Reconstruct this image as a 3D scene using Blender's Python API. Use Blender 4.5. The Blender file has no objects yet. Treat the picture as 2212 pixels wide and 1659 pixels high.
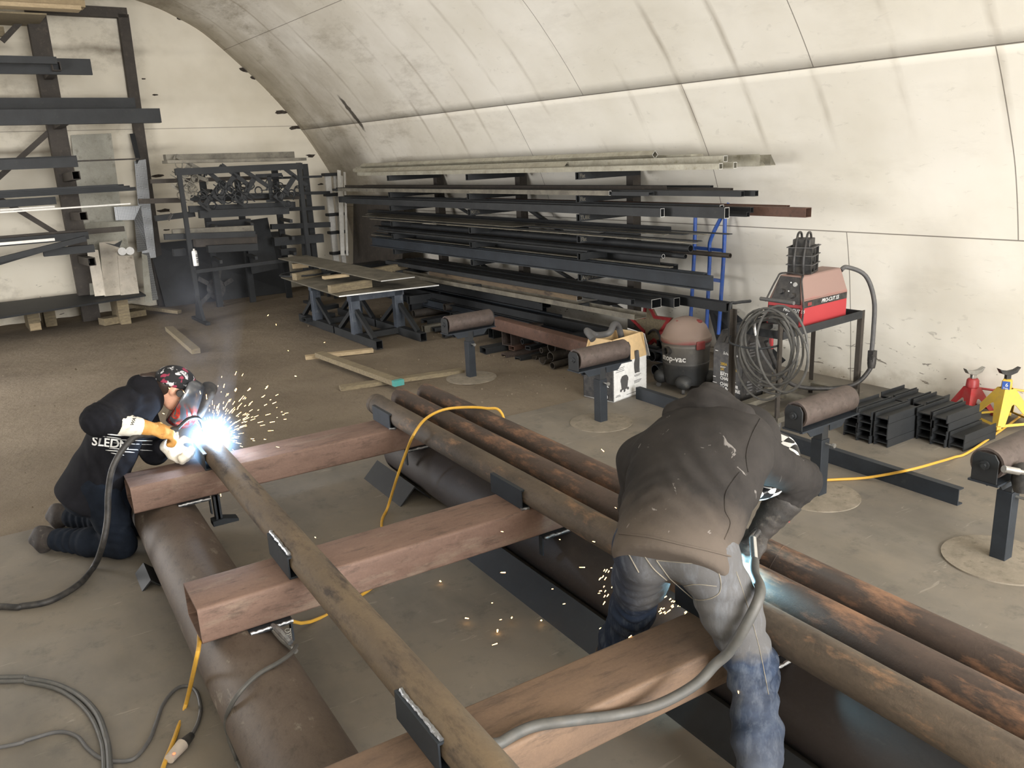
import bpy, bmesh, math, random
import numpy as np
from mathutils import Vector, Matrix
random.seed(7)
S = bpy.context.scene
COL = S.collection
PI = math.pi

# ------------------------------------------------------------------ camera, world, lights, exposure
CAM_H = 2.1
FPX = 1790.0                      # focal length in pixels of the 2212 px wide frame
def _unit(v):
    return v / np.linalg.norm(v)
_cy = _unit(np.array([-40 - 1106.0, 390 - 829.5, FPX]))
_cx = np.array([4160 - 1106.0, 190 - 829.5, FPX]); _cx = _unit(_cx - _cy * (_cx @ _cy * 1.0))
_cz = np.cross(_cx, _cy)
CM = np.stack([_cx, _cy, _cz])    # camera axes (right, down, forward) to world
cam_d = bpy.data.cameras.new('camera'); cam = bpy.data.objects.new('camera', cam_d); COL.objects.link(cam)
cam_d.sensor_width = 36.0; cam_d.lens = 36.0 * FPX / 2212.0; cam_d.clip_start = 0.05; cam_d.clip_end = 200
_r, _u, _b = CM @ np.array([1, 0, 0]), CM @ np.array([0, -1, 0]), CM @ np.array([0, 0, -1])
cam.matrix_world = Matrix(((_r[0], _u[0], _b[0], 0), (_r[1], _u[1], _b[1], 0), (_r[2], _u[2], _b[2], CAM_H), (0, 0, 0, 1)))
S.camera = cam

W = bpy.data.worlds.new('sky'); S.world = W; W.use_nodes = True
W.node_tree.nodes['Background'].inputs[0].default_value = (0.80, 0.90, 1.0, 1)
W.node_tree.nodes['Background'].inputs[1].default_value = 1.0

PHI = 0.06                        # the hall is turned a little against the pipe frame
def B2W(x, y, z=0.0):             # hall coordinates -> world
    c, s = math.cos(PHI), math.sin(PHI)
    return Vector((x * c - y * s, x * s + y * c, z))
def W2B(p):
    c, s = math.cos(PHI), math.sin(PHI)
    return Vector((p[0] * c + p[1] * s, -p[0] * s + p[1] * c, p[2] if len(p) > 2 else 0.0))

def area(name, loc, target, sx, sy, power, color=(1, 1, 1)):
    d = bpy.data.lights.new(name, 'AREA'); d.shape = 'RECTANGLE'; d.size = sx; d.size_y = sy
    d.energy = power; d.color = color
    o = bpy.data.objects.new(name, d); COL.objects.link(o); o.location = loc
    o.rotation_euler = (Vector(target) - Vector(loc)).to_track_quat('-Z', 'Y').to_euler()
    return o
area('daylight_big_door', B2W(2.3, -5.9, 2.1), B2W(3.9, 8, 0.9), 5.4, 4.0, 1300, (1.0, 0.99, 0.98))
area('added_side_fill', B2W(-3.0, 9.4, 1.4), B2W(5, 9.6, 1.4), 3.3, 2.5, 330, (1.0, 0.97, 0.95))  # unseen fill added to brighten the far end, set in a made-up opening
def point(name, loc, power, color, r=0.02):
    d = bpy.data.lights.new(name, 'POINT'); d.energy = power; d.color = color; d.shadow_soft_size = r
    o = bpy.data.objects.new(name, d); COL.objects.link(o); o.location = loc
    return o
ARC1 = Vector((0.858, 4.80, 0.60)); ARC2 = Vector((2.052, 1.95, 0.615))
point('arc_light_kneeling', ARC1 + Vector((0, -0.05, 0.05)), 14, (0.55, 0.75, 1.0))
point('arc_light_standing', ARC2, 20, (0.40, 0.80, 1.0))
S.view_settings.view_transform = 'Standard'; S.view_settings.look = 'None'
S.view_settings.gamma = 1.0; S.view_settings.use_curve_mapping = False
S.view_settings.exposure = 0.42

# ------------------------------------------------------------------ pixel rays (2212 x 1659) used to read sizes off the photograph
def ray(px, py):
    return CM @ _unit(np.array([px - 1106.0, py - 829.5, FPX]))
def PZ(px, py, z=0.0):
    r = ray(px, py); t = (z - CAM_H) / r[2]; return Vector((r[0] * t, r[1] * t, z))
def PWX(px, py, x):
    r = ray(px, py); t = x / r[0]; return Vector((x, r[1] * t, CAM_H + r[2] * t))
def PWY(px, py, y):
    r = ray(px, py); t = y / r[1]; return Vector((r[0] * t, y, CAM_H + r[2] * t))
def PBY(px, py, by):              # on the plane y = by of the hall
    r = W2B(ray(px, py)); t = by / r.y; return Vector((r.x * t, by, CAM_H + r.z * t))
def PBX(px, py, bx):
    r = W2B(ray(px, py)); t = bx / r.x; return Vector((bx, r.y * t, CAM_H + r.z * t))
def PBZ(px, py, z=0.0):
    return W2B(PZ(px, py, z))

# ------------------------------------------------------------------ materials
def lin(c):
    if isinstance(c, str):
        c = [int(c[i:i + 2], 16) / 255 for i in (0, 2, 4)]
    return tuple((x / 12.92 if x <= 0.04045 else ((x + 0.055) / 1.055) ** 2.4) for x in c) + (1.0,)
class NT:
    def __init__(self, name):
        self.m = bpy.data.materials.new(name); self.m.use_nodes = True
        self.t = self.m.node_tree; self.n = self.t.nodes; self.b = self.n['Principled BSDF']
        self.x = self.n.new('ShaderNodeTexCoord')
    def link(self, a, b): self.t.links.new(a, b)
    def noise(self, scale, detail=4, rough=0.6, stretch=None, src='Object', offset=0.0, dist=0.0):
        n = self.n.new('ShaderNodeTexNoise'); n.inputs['Scale'].default_value = scale
        n.inputs['Detail'].default_value = detail; n.inputs['Roughness'].default_value = rough; n.inputs['Distortion'].default_value = dist
        mp = self.n.new('ShaderNodeMapping'); self.link(self.x.outputs[src], mp.inputs[0])
        mp.inputs['Scale'].default_value = stretch or (1, 1, 1); mp.inputs['Location'].default_value = (offset, offset * 0.7, offset * 1.3)
        self.link(mp.outputs[0], n.inputs['Vector']); return n.outputs['Fac']
    def ramp(self, fac, stops):
        r = self.n.new('ShaderNodeValToRGB'); self.link(fac, r.inputs[0])
        e = r.color_ramp.elements
        while len(e) < len(stops): e.new(0.5)
        for i, (p, c) in enumerate(stops):
            e[i].position = p; e[i].color = lin(c) if not isinstance(c, (int, float)) else (c, c, c, 1)
        return r.outputs[0]
    def mix(self, fac, a, b, mode='MIX'):
        m = self.n.new('ShaderNodeMix'); m.data_type = 'RGBA'; m.blend_type = mode
        for sock, v in ((m.inputs[0], fac), (m.inputs[6], a), (m.inputs[7], b)):
            if hasattr(v, 'is_output'): self.link(v, sock)
            elif sock == m.inputs[0]: sock.default_value = v
            else: sock.default_value = lin(v) if isinstance(v, str) else v
        return m.outputs[2]
    def math(self, op, a, b=0.0, c=None):
        m = self.n.new('ShaderNodeMath'); m.operation = op
        for i, v in enumerate((a, b) if c is None else (a, b, c)):
            if hasattr(v, 'is_output'): self.link(v, m.inputs[i])
            else: m.inputs[i].default_value = v
        return m.outputs[0]
    def sep(self, src='Object'):
        s = self.n.new('ShaderNodeSeparateXYZ'); self.link(self.x.outputs[src], s.inputs[0]); return s.outputs
    def bump(self, h, strength=0.3, dist=0.01):
        b = self.n.new('ShaderNodeBump'); b.inputs['Strength'].default_value = strength; b.inputs['Distance'].default_value = dist
        self.link(h, b.inputs['Height']); self.link(b.outputs[0], self.b.inputs['Normal'])
    def out(self, color, rough=0.6, metal=0.0, spec=None):
        for sock, v in (('Base Color', color), ('Roughness', rough), ('Metallic', metal)):
            s = self.b.inputs[sock]
            if hasattr(v, 'is_output'): self.link(v, s)
            else: s.default_value = lin(v) if isinstance(v, str) else v
        if spec is not None: self.b.inputs['Specular IOR Level'].default_value = spec
        return self.m
M = {}
def grunge(name, a, b, c=None, scale=6, rough=0.7, metal=0.0, bump=0.2, stretch=None, clo=0.55, chi=0.7, fine=60, spec=None):
    t = NT(name)
    n1 = t.noise(scale, 5, 0.65, stretch); col = t.ramp(n1, [(0.35, a), (0.65, b)])
    if c:
        n2 = t.noise(scale * 2.3, 6, 0.7, stretch, offset=3.1); col = t.mix(t.ramp(n2, [(clo, 0.0), (chi, 1.0)]), col, c)
    if 'rust' in name:
        col = t.mix(t.ramp(t.noise(28, 6, .75, stretch, offset=5.5), [(.52, 0.0), (.68, .55)]), col, '2e2620'); col = t.mix(t.ramp(t.noise(11, 5, .7, offset=12.5), [(.56, 0.0), (.70, .4)]), col, b)
    n3 = t.noise(fine, 3, 0.7, offset=7.7)
    col = t.mix(0.35, col, t.ramp(n3, [(0.3, 'aaaaaa'), (0.7, 'cdcdcd')]), 'OVERLAY')
    t.bump(n3, bump, 0.004)
    M[name] = t.out(col, rough, metal, spec); return M[name]
def flat(name, c, rough=0.6, metal=0.0, spec=None):
    t = NT(name); n = t.noise(25, 4); col = t.mix(t.ramp(n, [(0.35, 0.0), (0.75, 0.25)]), c, '777068' if metal == 0 else c)
    M[name] = t.out(col, rough, metal, spec); return M[name]
def emit(name, c, strength):
    m = bpy.data.materials.new(name); m.use_nodes = True; b = m.node_tree.nodes['Principled BSDF']
    b.inputs['Base Color'].default_value = lin(c); b.inputs['Emission Color'].default_value = lin(c); b.inputs['Emission Strength'].default_value = strength
    M[name] = m; return m

grunge('rust_pipe', '40372e', '5c5043', '7c6048', 5, 0.75, 0.0, 0.35, (1, 0.35, 1), 0.55, 0.68, 70)
grunge('rust_pipe_orange', '382e28', '4e4038', '7c5c46', 4, 0.75, 0.0, 0.35, (1, 0.3, 1), 0.5, 0.62, 70)
grunge('rust_big_pipe', '483d35', '5c5046', '8f877c', 3.0, 0.62, 0.0, 0.25, (1, 0.5, 1), 0.6, 0.72, 80)
grunge('rust_dark_pipe', '2c2624', '37302d', '453c37', 3.0, 0.62, 0.0, 0.2, (1, 0.5, 1), 0.6, 0.75, 80)
grunge('rust_yellow_pipe', '54483a', '6a5a45', '382e26', 5, 0.75, 0.0, 0.35, (1, 0.3, 1), 0.55, 0.66, 60)
grunge('rust_beam', '665045', '7e665a', '857668', 3.5, 0.72, 0.0, 0.2, (0.25, 1, 1), 0.55, 0.75, 90)
grunge('rust_beam_tan', '5c4a3c', '705a47', '54453a', 3.5, 0.72, 0.0, 0.2, (0.2, 1, 1), 0.58, 0.75, 90)
grunge('rust_red_tube', '4c362c', '5e4438', '786052', 3.5, 0.75, 0.0, 0.2, (1, 1, 1), 0.6, 0.75, 90)
grunge('mill_steel', '1f2123', '2b2d2f', '45423d', 5, 0.62, 0.1, 0.1, (1, 1, 1), 0.6, 0.8, 60)
grunge('black_steel', '191b1d', '232527', '33322f', 5, 0.62, 0.1, 0.1, (1, 1, 1), 0.6, 0.8, 60)
grunge('dusty_steel', '5b574e', '7b766a', '4a4842', 5, 0.55, 0.3, 0.1, (1, 1, 1), 0.55, 0.75, 60)
grunge('blue_steel', '1c2127', '272d34', '3c3e40', 4, 0.62, 0.1, 0.1, None, 0.62, 0.8, 60)
grunge('bright_steel', '9a9a98', 'b5b4b0', '7c7a74', 12, 0.35, 0.8, 0.1)
grunge('weld_bead', '8b8d90', 'a5a7aa', '4c4a48', 60, 0.35, 0.8, 0.6)
grunge('chrome', 'b8b8b8', 'd0d0d0', None, 10, 0.2, 0.95, 0.02)
grunge('rack_brown', '35302b', '403a34', '4e463e', 6, 0.7, 0.1, 0.1)
grunge('roller_rust', '463d39', '584d48', '70665f', 6, 0.6, 0.25, 0.15, None, 0.58, 0.75, 70)
grunge('aluminium', 'b4b4b2', 'cfcfcc', '8e8e8c', 6, 0.4, 0.6, 0.05)
grunge('wood_grey', '6d6250', '85795f', '554a3a', 6, 0.85, 0, 0.3, (1, 8, 8), 0.55, 0.7, 40)
grunge('wood_fresh', '9c8a6c', 'b09d7e', '7d6b52', 6, 0.8, 0, 0.3, (1, 8, 8), 0.58, 0.75, 40)
grunge('clod', '62584a', '7a6e5c', '8f8674', 30, .95, 0, .3); grunge('concrete_mud', '756d60', '877e70', '665e52', 8, 0.9, 0, 0.4)
flat('black_plastic', '17181a', 0.5); flat('black_rubber', '1c1c1d', 0.6); flat('grey_rubber', '4a4a4b', 0.6)
flat('hose_grey', '474745', 0.6); flat('yellow_cord', 'c99a30', 0.5); flat('red_paint', '9c2328', 0.45); flat('red_dull', '7d2a2a', 0.6)
flat('dark_panel', '1d1c1c', 0.55); flat('white_paint', 'd8d6d0', 0.6); flat('blue_paint', '2450a0', 0.5)
flat('yellow_paint', 'c8a63a', 0.5); flat('text_white', 'e6e6e4', 0.6); flat('text_yellow', 'd8b02c', 0.6)
flat('dust_tan', '8d7c70', 0.9); flat('cardboard', 'cdb083', 0.8); grunge('table_blue', '3c424c', '525963', '6a6e74', 5, .5, .2, .1); grunge('cut_edge', 'b9b9b6', 'd0d0cc', None, 8, .4, .5, .02); flat('teal_paint', '3c8f8a', 0.7)

# ------------------------------------------------------------------ mesh building
UPZ = Vector((0, 0, 1))
class MB:
    def __init__(self): self.v = []; self.f = []; self.mi = []; self.uv = None
    def add(self, vs, fs, mi=0):
        o = len(self.v); self.v += [Vector(p) for p in vs]
        self.f += [tuple(i + o for i in f) for f in fs]; self.mi += [mi] * len(fs); return self
    def box(self, c, s, rot=None, mi=0):
        c = Vector(c); vs = []
        for x in (-.5, .5):
            for y in (-.5, .5):
                for z in (-.5, .5):
                    p = Vector((x * s[0], y * s[1], z * s[2]))
                    vs.append(c + (rot @ p if rot else p))
        return self.add(vs, [(0, 1, 3, 2), (4, 6, 7, 5), (0, 4, 5, 1), (2, 3, 7, 6), (0, 2, 6, 4), (1, 5, 7, 3)], mi)
    def prism(self, poly, p0, p1, up=UPZ, hole=None, mi=0, miter=0.0):
        """extrude a 2D outline (side, up) from p0 to p1; hole = second outline with the same number of points"""
        p0, p1 = Vector(p0), Vector(p1); d = (p1 - p0).normalized(); up = Vector(up)
        if abs(d.dot(up)) > 0.98: up = Vector((0, 1, 0)) if abs(d.y) < 0.9 else Vector((1, 0, 0))
        s = d.cross(up).normalized(); u = s.cross(d)
        n = len(poly)
        ring = lambda P, pl: [P + s * a + u * b for a, b in pl]
        if not hole:
            return self.add(ring(p0, poly) + ring(p1, poly),
                            [(i, (i + 1) % n, n + (i + 1) % n, n + i) for i in range(n)] + [tuple(range(n - 1, -1, -1)), tuple(range(n, 2 * n))], mi)
        vs = ring(p0, poly) + ring(p1, poly) + ring(p0, hole) + ring(p1, hole); fs = []
        for i in range(n):
            j = (i + 1) % n
            fs += [(i, j, n + j, n + i), (2 * n + j, 2 * n + i, 3 * n + i, 3 * n + j), (j, i, 2 * n + i, 2 * n + j), (n + i, n + j, 3 * n + j, 3 * n + i)]
        return self.add(vs, fs, mi)
    def tube(self, path, r, n=8, caps=True, mi=0, smooth=0):
        P = [Vector(p) for p in path]
        if smooth: P = spline(P, smooth)
        rs = r if hasattr(r, '__len__') else [r] * len(P)
        if len(rs) != len(P):
            rs = list(np.interp(np.linspace(0, 1, len(P)), np.linspace(0, 1, len(rs)), rs))
        t0 = (P[1] - P[0]).normalized(); a = Vector((0, 0, 1)) if abs(t0.z) < 0.9 else Vector((1, 0, 0))
        u = t0.cross(a).normalized(); rings = []
        for i, p in enumerate(P):
            t = (P[min(i + 1, len(P) - 1)] - P[max(i - 1, 0)]).normalized()
            u = (u - t * u.dot(t)).normalized(); w = t.cross(u)
            rings.append([p + (u * math.cos(2 * PI * k / n) + w * math.sin(2 * PI * k / n)) * rs[i] for k in range(n)])
        vs = [q for rg in rings for q in rg]; fs = []
        for i in range(len(P) - 1):
            for k in range(n):
                fs.append((i * n + k, i * n + (k + 1) % n, (i + 1) * n + (k + 1) % n, (i + 1) * n + k))
        if caps: fs += [tuple(range(n - 1, -1, -1)), tuple(range((len(P) - 1) * n, len(P) * n))]
        return self.add(vs, fs, mi)
    def cyl(self, p0, p1, r, r1=None, n=20, mi=0):
        return self.tube([p0, p1], [r, r if r1 is None else r1], n, True, mi)
    def pipe(self, p0, p1, r, t, n=28, mi=0):
        c = [(r * math.cos(2 * PI * k / n), r * math.sin(2 * PI * k / n)) for k in range(n)]
        h = [(a * (r - t) / r, b * (r - t) / r) for a, b in c]
        return self.prism(c, p0, p1, UPZ, h, mi)
    def lathe(self, prof, o=(0, 0, 0), n=24, mi=0, sx=1, sy=1):
        o = Vector(o); vs = []; fs = []
        for r, z in prof:
            for k in range(n):
                vs.append(o + Vector((r * sx * math.cos(2 * PI * k / n), r * sy * math.sin(2 * PI * k / n), z)))
        for i in range(len(prof) - 1):
            for k in range(n):
                fs.append((i * n + k, i * n + (k + 1) % n, (i + 1) * n + (k + 1) % n, (i + 1) * n + k))
        if prof[0][0] > 1e-6: fs.append(tuple(range(n - 1, -1, -1)))
        if prof[-1][0] > 1e-6: fs.append(tuple(range((len(prof) - 1) * n, len(prof) * n)))
        return self.add(vs, fs, mi)
    def sphere(self, c, r, n=12, mi=0, sc=(1, 1, 1)):
        return self.lathe([(max(r * math.sin(PI * i / n), 1e-4) , -r * math.cos(PI * i / n)) for i in range(n + 1)], (0, 0, 0), n * 2, mi).xform_last(n, c, sc)
    def xform_last(self, n, c, sc):
        k = (n + 1) * n * 2
        for i in range(len(self.v) - k, len(self.v)):
            p = self.v[i]; self.v[i] = Vector((p.x * sc[0] + c[0], p.y * sc[1] + c[1], p.z * sc[2] + c[2]))
        return self
    def slab(self, pts, h, mi=0):
        """closed solid from a planar polygon (3D points) thickened by vector h"""
        n = len(pts); pts = [Vector(p) for p in pts]; h = Vector(h)
        return self.add(pts + [p + h for p in pts], [tuple(range(n - 1, -1, -1)), tuple(range(n, 2 * n))] + [(i, (i + 1) % n, n + (i + 1) % n, n + i) for i in range(n)], mi)
    def text(self, body, size, o, right, up, mi=0, depth=0.0008, spacing=1.0, shear=0.0, bold=0.0):
        cu = bpy.data.curves.new('t', 'FONT'); cu.body = body; cu.size = size; cu.extrude = depth / 2; cu.space_character = spacing; cu.shear = shear
        cu.offset = bold; cu.resolution_u = 3
        ob = bpy.data.objects.new('t', cu); COL.objects.link(ob)
        me = ob.to_mesh(); o, right, up = Vector(o), Vector(right).normalized(), Vector(up).normalized(); nrm = right.cross(up)
        self.add([o + right * v.co.x + up * v.co.y + nrm * (v.co.z + depth / 2) for v in me.vertices], [tuple(p.vertices) for p in me.polygons], mi)
        ob.to_mesh_clear(); bpy.data.objects.remove(ob); bpy.data.curves.remove(cu); return self
    def build(self, name, mats, parent=None, loc=None, rotz=0.0, world=False, smooth=40, bevel=0.0, seg=2):
        me = bpy.data.meshes.new(name); o = bpy.data.objects.new(name, me); COL.objects.link(o)
        vs = self.v; off = Vector((0, 0, 0))
        if world:
            if parent is not None:
                root = parent
                off = Vector(root['_o']) if '_o' in root else Vector(root.location)
            else:
                xs = [p.x for p in vs]; ys = [p.y for p in vs]; zs = [p.z for p in vs]
                off = Vector(((min(xs) + max(xs)) / 2, (min(ys) + max(ys)) / 2, min(zs))); o.location = off
        me.from_pydata([p - off for p in vs], [], self.f)
        for m in (mats if isinstance(mats, (list, tuple)) else [mats]): me.materials.append(M[m] if isinstance(m, str) else m)
        for p, i in zip(me.polygons, self.mi): p.material_index = i
        bm = bmesh.new(); bm.from_mesh(me); bmesh.ops.recalc_face_normals(bm, faces=bm.faces); bm.to_mesh(me); bm.free()
        if smooth:
            me.polygons.foreach_set('use_smooth', [True] * len(me.polygons)); me.set_sharp_from_angle(angle=math.radians(smooth))
        if parent is not None:
            o.parent = parent
            if world: o['_o'] = off
        if loc is not None: o.location = loc
        if rotz: o.rotation_euler.z = rotz
        if bevel:
            b = o.modifiers.new('bevel', 'BEVEL'); b.width = bevel; b.segments = seg; b.limit_method = 'ANGLE'; b.angle_limit = math.radians(40)
        return o
def spline(P, k=6):
    out = []
    for i in range(len(P) - 1):
        p0, p1, p2, p3 = P[max(i - 1, 0)], P[i], P[i + 1], P[min(i + 2, len(P) - 1)]
        for j in range(k):
            t = j / k
            out.append(0.5 * ((2 * p1) + (p2 - p0) * t + (2 * p0 - 5 * p1 + 4 * p2 - p3) * t * t + (3 * p1 - p0 - 3 * p2 + p3) * t ** 3))
    out.append(P[-1]); return out
def tag(o, label, cat, group=None, kind=None):
    o['label'] = label; o['category'] = cat
    if group: o['group'] = group
    if kind: o['kind'] = kind
    return o
def thing(name, label, cat, loc=(0, 0, 0), rotz=0.0, group=None):
    o = bpy.data.objects.new(name, None); o.empty_display_size = 0.1; COL.objects.link(o)
    o.location = loc; o.rotation_euler.z = rotz
    return tag(o, label, cat, group)
def copy_tree(o, loc, rotz=0.0, label=None):
    c = o.copy(); COL.objects.link(c); c.location = loc; c.rotation_euler.z = rotz
    if label: c['label'] = label
    for ch in list(o.children):
        d = ch.copy(); COL.objects.link(d); d.parent = c
        for g in list(ch.children):
            e = g.copy(); COL.objects.link(e); e.parent = d
    return c
def struct(o): o['kind'] = 'structure'; return o
def part_label(o, label): o['label'] = label; return o
# steel outlines, centred unless said otherwise
def rect(w, h, cx=0, cy=0): return [(cx - w / 2, cy - h / 2), (cx + w / 2, cy - h / 2), (cx + w / 2, cy + h / 2), (cx - w / 2, cy + h / 2)]
def rrect(w, h, r, n=3):
    out = []
    for sx, sy, a0 in ((1, -1, -90), (1, 1, 0), (-1, 1, 90), (-1, -1, 180)):
        for i in range(n + 1):
            a = math.radians(a0 + 90 * i / n); out.append((sx * (w / 2 - r) + r * math.cos(a), sy * (h / 2 - r) + r * math.sin(a)))
    return out
def channel(w, d, t=0.006, tf=0.008): # web width w (horizontal), flanges hanging down by d, web on top
    return [(-w / 2, 0), (-w / 2, -d), (-w / 2 + tf, -d), (-w / 2 + tf, -t), (w / 2 - tf, -t), (w / 2 - tf, -d), (w / 2, -d), (w / 2, 0)]
def turn(poly, deg):
    c, s = math.cos(math.radians(deg)), math.sin(math.radians(deg)); return [(a * c - b * s, a * s + b * c) for a, b in poly]
def angle(a, b, t=0.006): return [(0, 0), (a, 0), (a, t), (t, t), (t, b), (0, b)]
def ibeam(w, h, t=0.006):
    return [(-w / 2, -h / 2), (w / 2, -h / 2), (w / 2, -h / 2 + t), (t / 2, -h / 2 + t), (t / 2, h / 2 - t), (w / 2, h / 2 - t), (w / 2, h / 2), (-w / 2, h / 2), (-w / 2, h / 2 - t), (-t / 2, h / 2 - t), (-t / 2, -h / 2 + t), (-w / 2, -h / 2 + t)]
ORD = ['first', 'second', 'third', 'fourth', 'fifth', 'sixth', 'seventh', 'eighth', 'ninth', 'tenth', 'eleventh', 'twelfth', 'thirteenth', 'fourteenth', 'fifteenth']
# ------------------------------------------------------------------ the hall
PROFILE = [(6.68, -0.1), (6.66, 0.0), (6.60, 0.6), (6.50, 1.2), (6.34, 1.75), (6.17, 2.12), (5.80, 2.72), (5.36, 3.27), (4.98, 3.66), (4.36, 4.22), (3.95, 4.46), (3.55, 4.63), (2.75, 4.83), (1.95, 4.88)]
BACKY, FRONTY, MIDX = 14.4, -6.2, 1.95
def arch_pts(k=5):
    return [(p.x, p.y) for p in spline([Vector((x, z, 0)) for x, z in PROFILE], k)]
AP = arch_pts(); ARC_S = [0.0]
for a, b in zip(AP, AP[1:]): ARC_S.append(ARC_S[-1] + math.hypot(b[0] - a[0], b[1] - a[1]))
def arch_s(z):                      # arc length at height z
    return float(np.interp(z, [p[1] for p in AP], ARC_S))
Z_SEAM = 2.72; Z_LOW = 1.36
def seam_s(y): return 2.915 + 0.0065 * y     # the upper sheet joint creeps up a little along the hall
t = NT('painted_arch')
uv = t.sep('UV'); u, v = uv[0], uv[1]
base = t.ramp(t.noise(0.7, 4, 0.6, None, 'UV'), [(0.3, 'd6d1c4'), (0.6, 'e4e0d6'), (0.85, 'e8e5dd')])
grime = t.ramp(t.noise(1.3, 6, 0.72, (0.55, 1.6, 1), 'UV', 2.0), [(0.52, 0.0), (0.72, 1.0)])
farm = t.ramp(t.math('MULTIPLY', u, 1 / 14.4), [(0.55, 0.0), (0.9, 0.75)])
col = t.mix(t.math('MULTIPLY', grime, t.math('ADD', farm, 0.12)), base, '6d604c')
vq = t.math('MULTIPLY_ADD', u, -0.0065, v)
grime_shade = t.math('MULTIPLY', farm, t.ramp(t.noise(.9, 5, .65, None, 'UV', 11), [(.3, .35), (.62, 1.0)])); col = t.mix(grime_shade, col, '8f8470')  # far vault: grime plus weaker light, both darkened into the colour
high = t.math('GREATER_THAN', vq, 2.915)
# dirty rib lines running up the vault
rib = t.math('ABSOLUTE', t.math('SUBTRACT', t.math('FRACT', t.math('ADD', t.math('MULTIPLY_ADD', u, 1 / 0.675, 0.5 - 2.81 / 0.675), t.math('MULTIPLY', t.math('SUBTRACT', t.noise(1.5, 2, 0.5, None, 'UV', 5), .5), 0.10))), 0.5))
ribm = t.math('MULTIPLY', t.ramp(rib, [(0.0, 1.0), (0.07, 0.0)]), t.ramp(t.noise(1.6, 4, 0.6, (1.5, 0.5, 1), 'UV', 9), [(0.42, 0.0), (0.62, 0.55)]))
col = t.mix(t.math('MULTIPLY', ribm, t.ramp(t.math('SUBTRACT', v, arch_s(2.0)), [(0.0, 0.0), (0.4, 1.0)])), col, '7a6c56')
# scuffs low on the wall
scuff = t.ramp(t.noise(7, 5, 0.6, (1, 2.2, 1), 'UV', 1.0, 0.8), [(0.63, 0.0), (0.675, 0.85)])
col = t.mix(t.math('MULTIPLY', scuff, t.ramp(v, [(0.35, 1.0), (0.8, 0.12)])), col, '4c4238')
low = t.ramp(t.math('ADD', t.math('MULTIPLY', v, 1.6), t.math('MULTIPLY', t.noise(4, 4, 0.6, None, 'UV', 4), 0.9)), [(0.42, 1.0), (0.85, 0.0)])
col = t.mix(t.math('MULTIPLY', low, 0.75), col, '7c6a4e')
# long dark gash in the far vault
gx_ = t.math('MULTIPLY', t.math('SUBTRACT', t.math('ADD', u, t.math('MULTIPLY', t.noise(9, 3, .6, None, 'UV', 3), .12)), 12.14), 1 / .07); gy_ = t.math('MULTIPLY', t.math('SUBTRACT', v, 3.17), 1 / .36)
gash = t.ramp(t.math('ADD', t.math('MULTIPLY', gx_, gx_), t.math('MULTIPLY', gy_, gy_)), [(.5, .9), (1.0, 0.0)]); col = t.mix(gash, col, '2e261e')
# panel joints
def seam(coord, at, w=0.006):
    return t.math('LESS_THAN', t.math('ABSOLUTE', t.math('SUBTRACT', coord, at)), w)
sm = t.math('MAXIMUM', seam(vq, 2.915), seam(v, arch_s(Z_LOW), 0.005))
midband = t.math('MULTIPLY', t.math('GREATER_THAN', v, arch_s(Z_LOW)), t.math('LESS_THAN', vq, 2.915))
lowband = t.math('LESS_THAN', v, arch_s(Z_LOW))
for at, msk in ((5.50, midband), (2.81, midband), (8.2, midband), (4.18, lowband), (6.88, lowband), (4.14, high), (6.84, high), (1.45, high)):
    sm = t.math('MAXIMUM', sm, t.math('MULTIPLY', seam(u, at, 0.004), msk))
sm = t.math('MAXIMUM', sm, seam(v, arch_s(4.0), 0.004))
col = t.mix(t.math('MULTIPLY', sm, 0.75), col, '4a4034')
t.bump(t.noise(6, 4, 0.6, None, 'UV'), 0.12, 0.02)
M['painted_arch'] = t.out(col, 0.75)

def arch_sheet(name, z0, z1, mirror=False, yr=None):
    ya, yb = yr or (FRONTY, BACKY + 0.05); ny = 24; n = 40; vs = []; uvs = []
    for i in range(ny + 1):
        y = ya + (yb - ya) * i / ny; sa = seam_s(y) if z0 > 0 else 0.0; sb = seam_s(y) if z1 < 4.8 else ARC_S[-1]
        for k in range(n):
            q = sa + (sb - sa) * k / (n - 1); x, z = float(np.interp(q, ARC_S, [p[0] for p in AP])), float(np.interp(q, ARC_S, [p[1] for p in AP]))
            vs.append(B2W(2 * MIDX - x if mirror else x, y, z)); uvs.append((y, q))
    fs = [(i * n + k, i * n + k + 1, (i + 1) * n + k + 1, (i + 1) * n + k) for i in range(ny) for k in range(n - 1)]
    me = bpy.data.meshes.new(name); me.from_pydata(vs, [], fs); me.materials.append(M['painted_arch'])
    l = me.uv_layers.new(name='UVMap')
    for lp in me.loops: l.data[lp.index].uv = uvs[lp.vertex_index]
    me.polygons.foreach_set('use_smooth', [True] * len(me.polygons))
    o = bpy.data.objects.new(name, me); COL.objects.link(o)
    so = o.modifiers.new('thick', 'SOLIDIFY'); so.thickness = 0.06; so.offset = 1.0 if not mirror else -1.0
    return struct(o)
arch_sheet('wall_right', -0.1, Z_SEAM); arch_sheet('wall_left', -0.1, Z_SEAM, True, (FRONTY, 7.7)); arch_sheet('wall_left', -0.1, Z_SEAM, True, (11.1, BACKY + 0.05))   # unseen gap added between them to let the side fill in
arch_sheet('ceiling', Z_SEAM, 5.0); arch_sheet('ceiling', Z_SEAM, 5.0, True)

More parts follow.
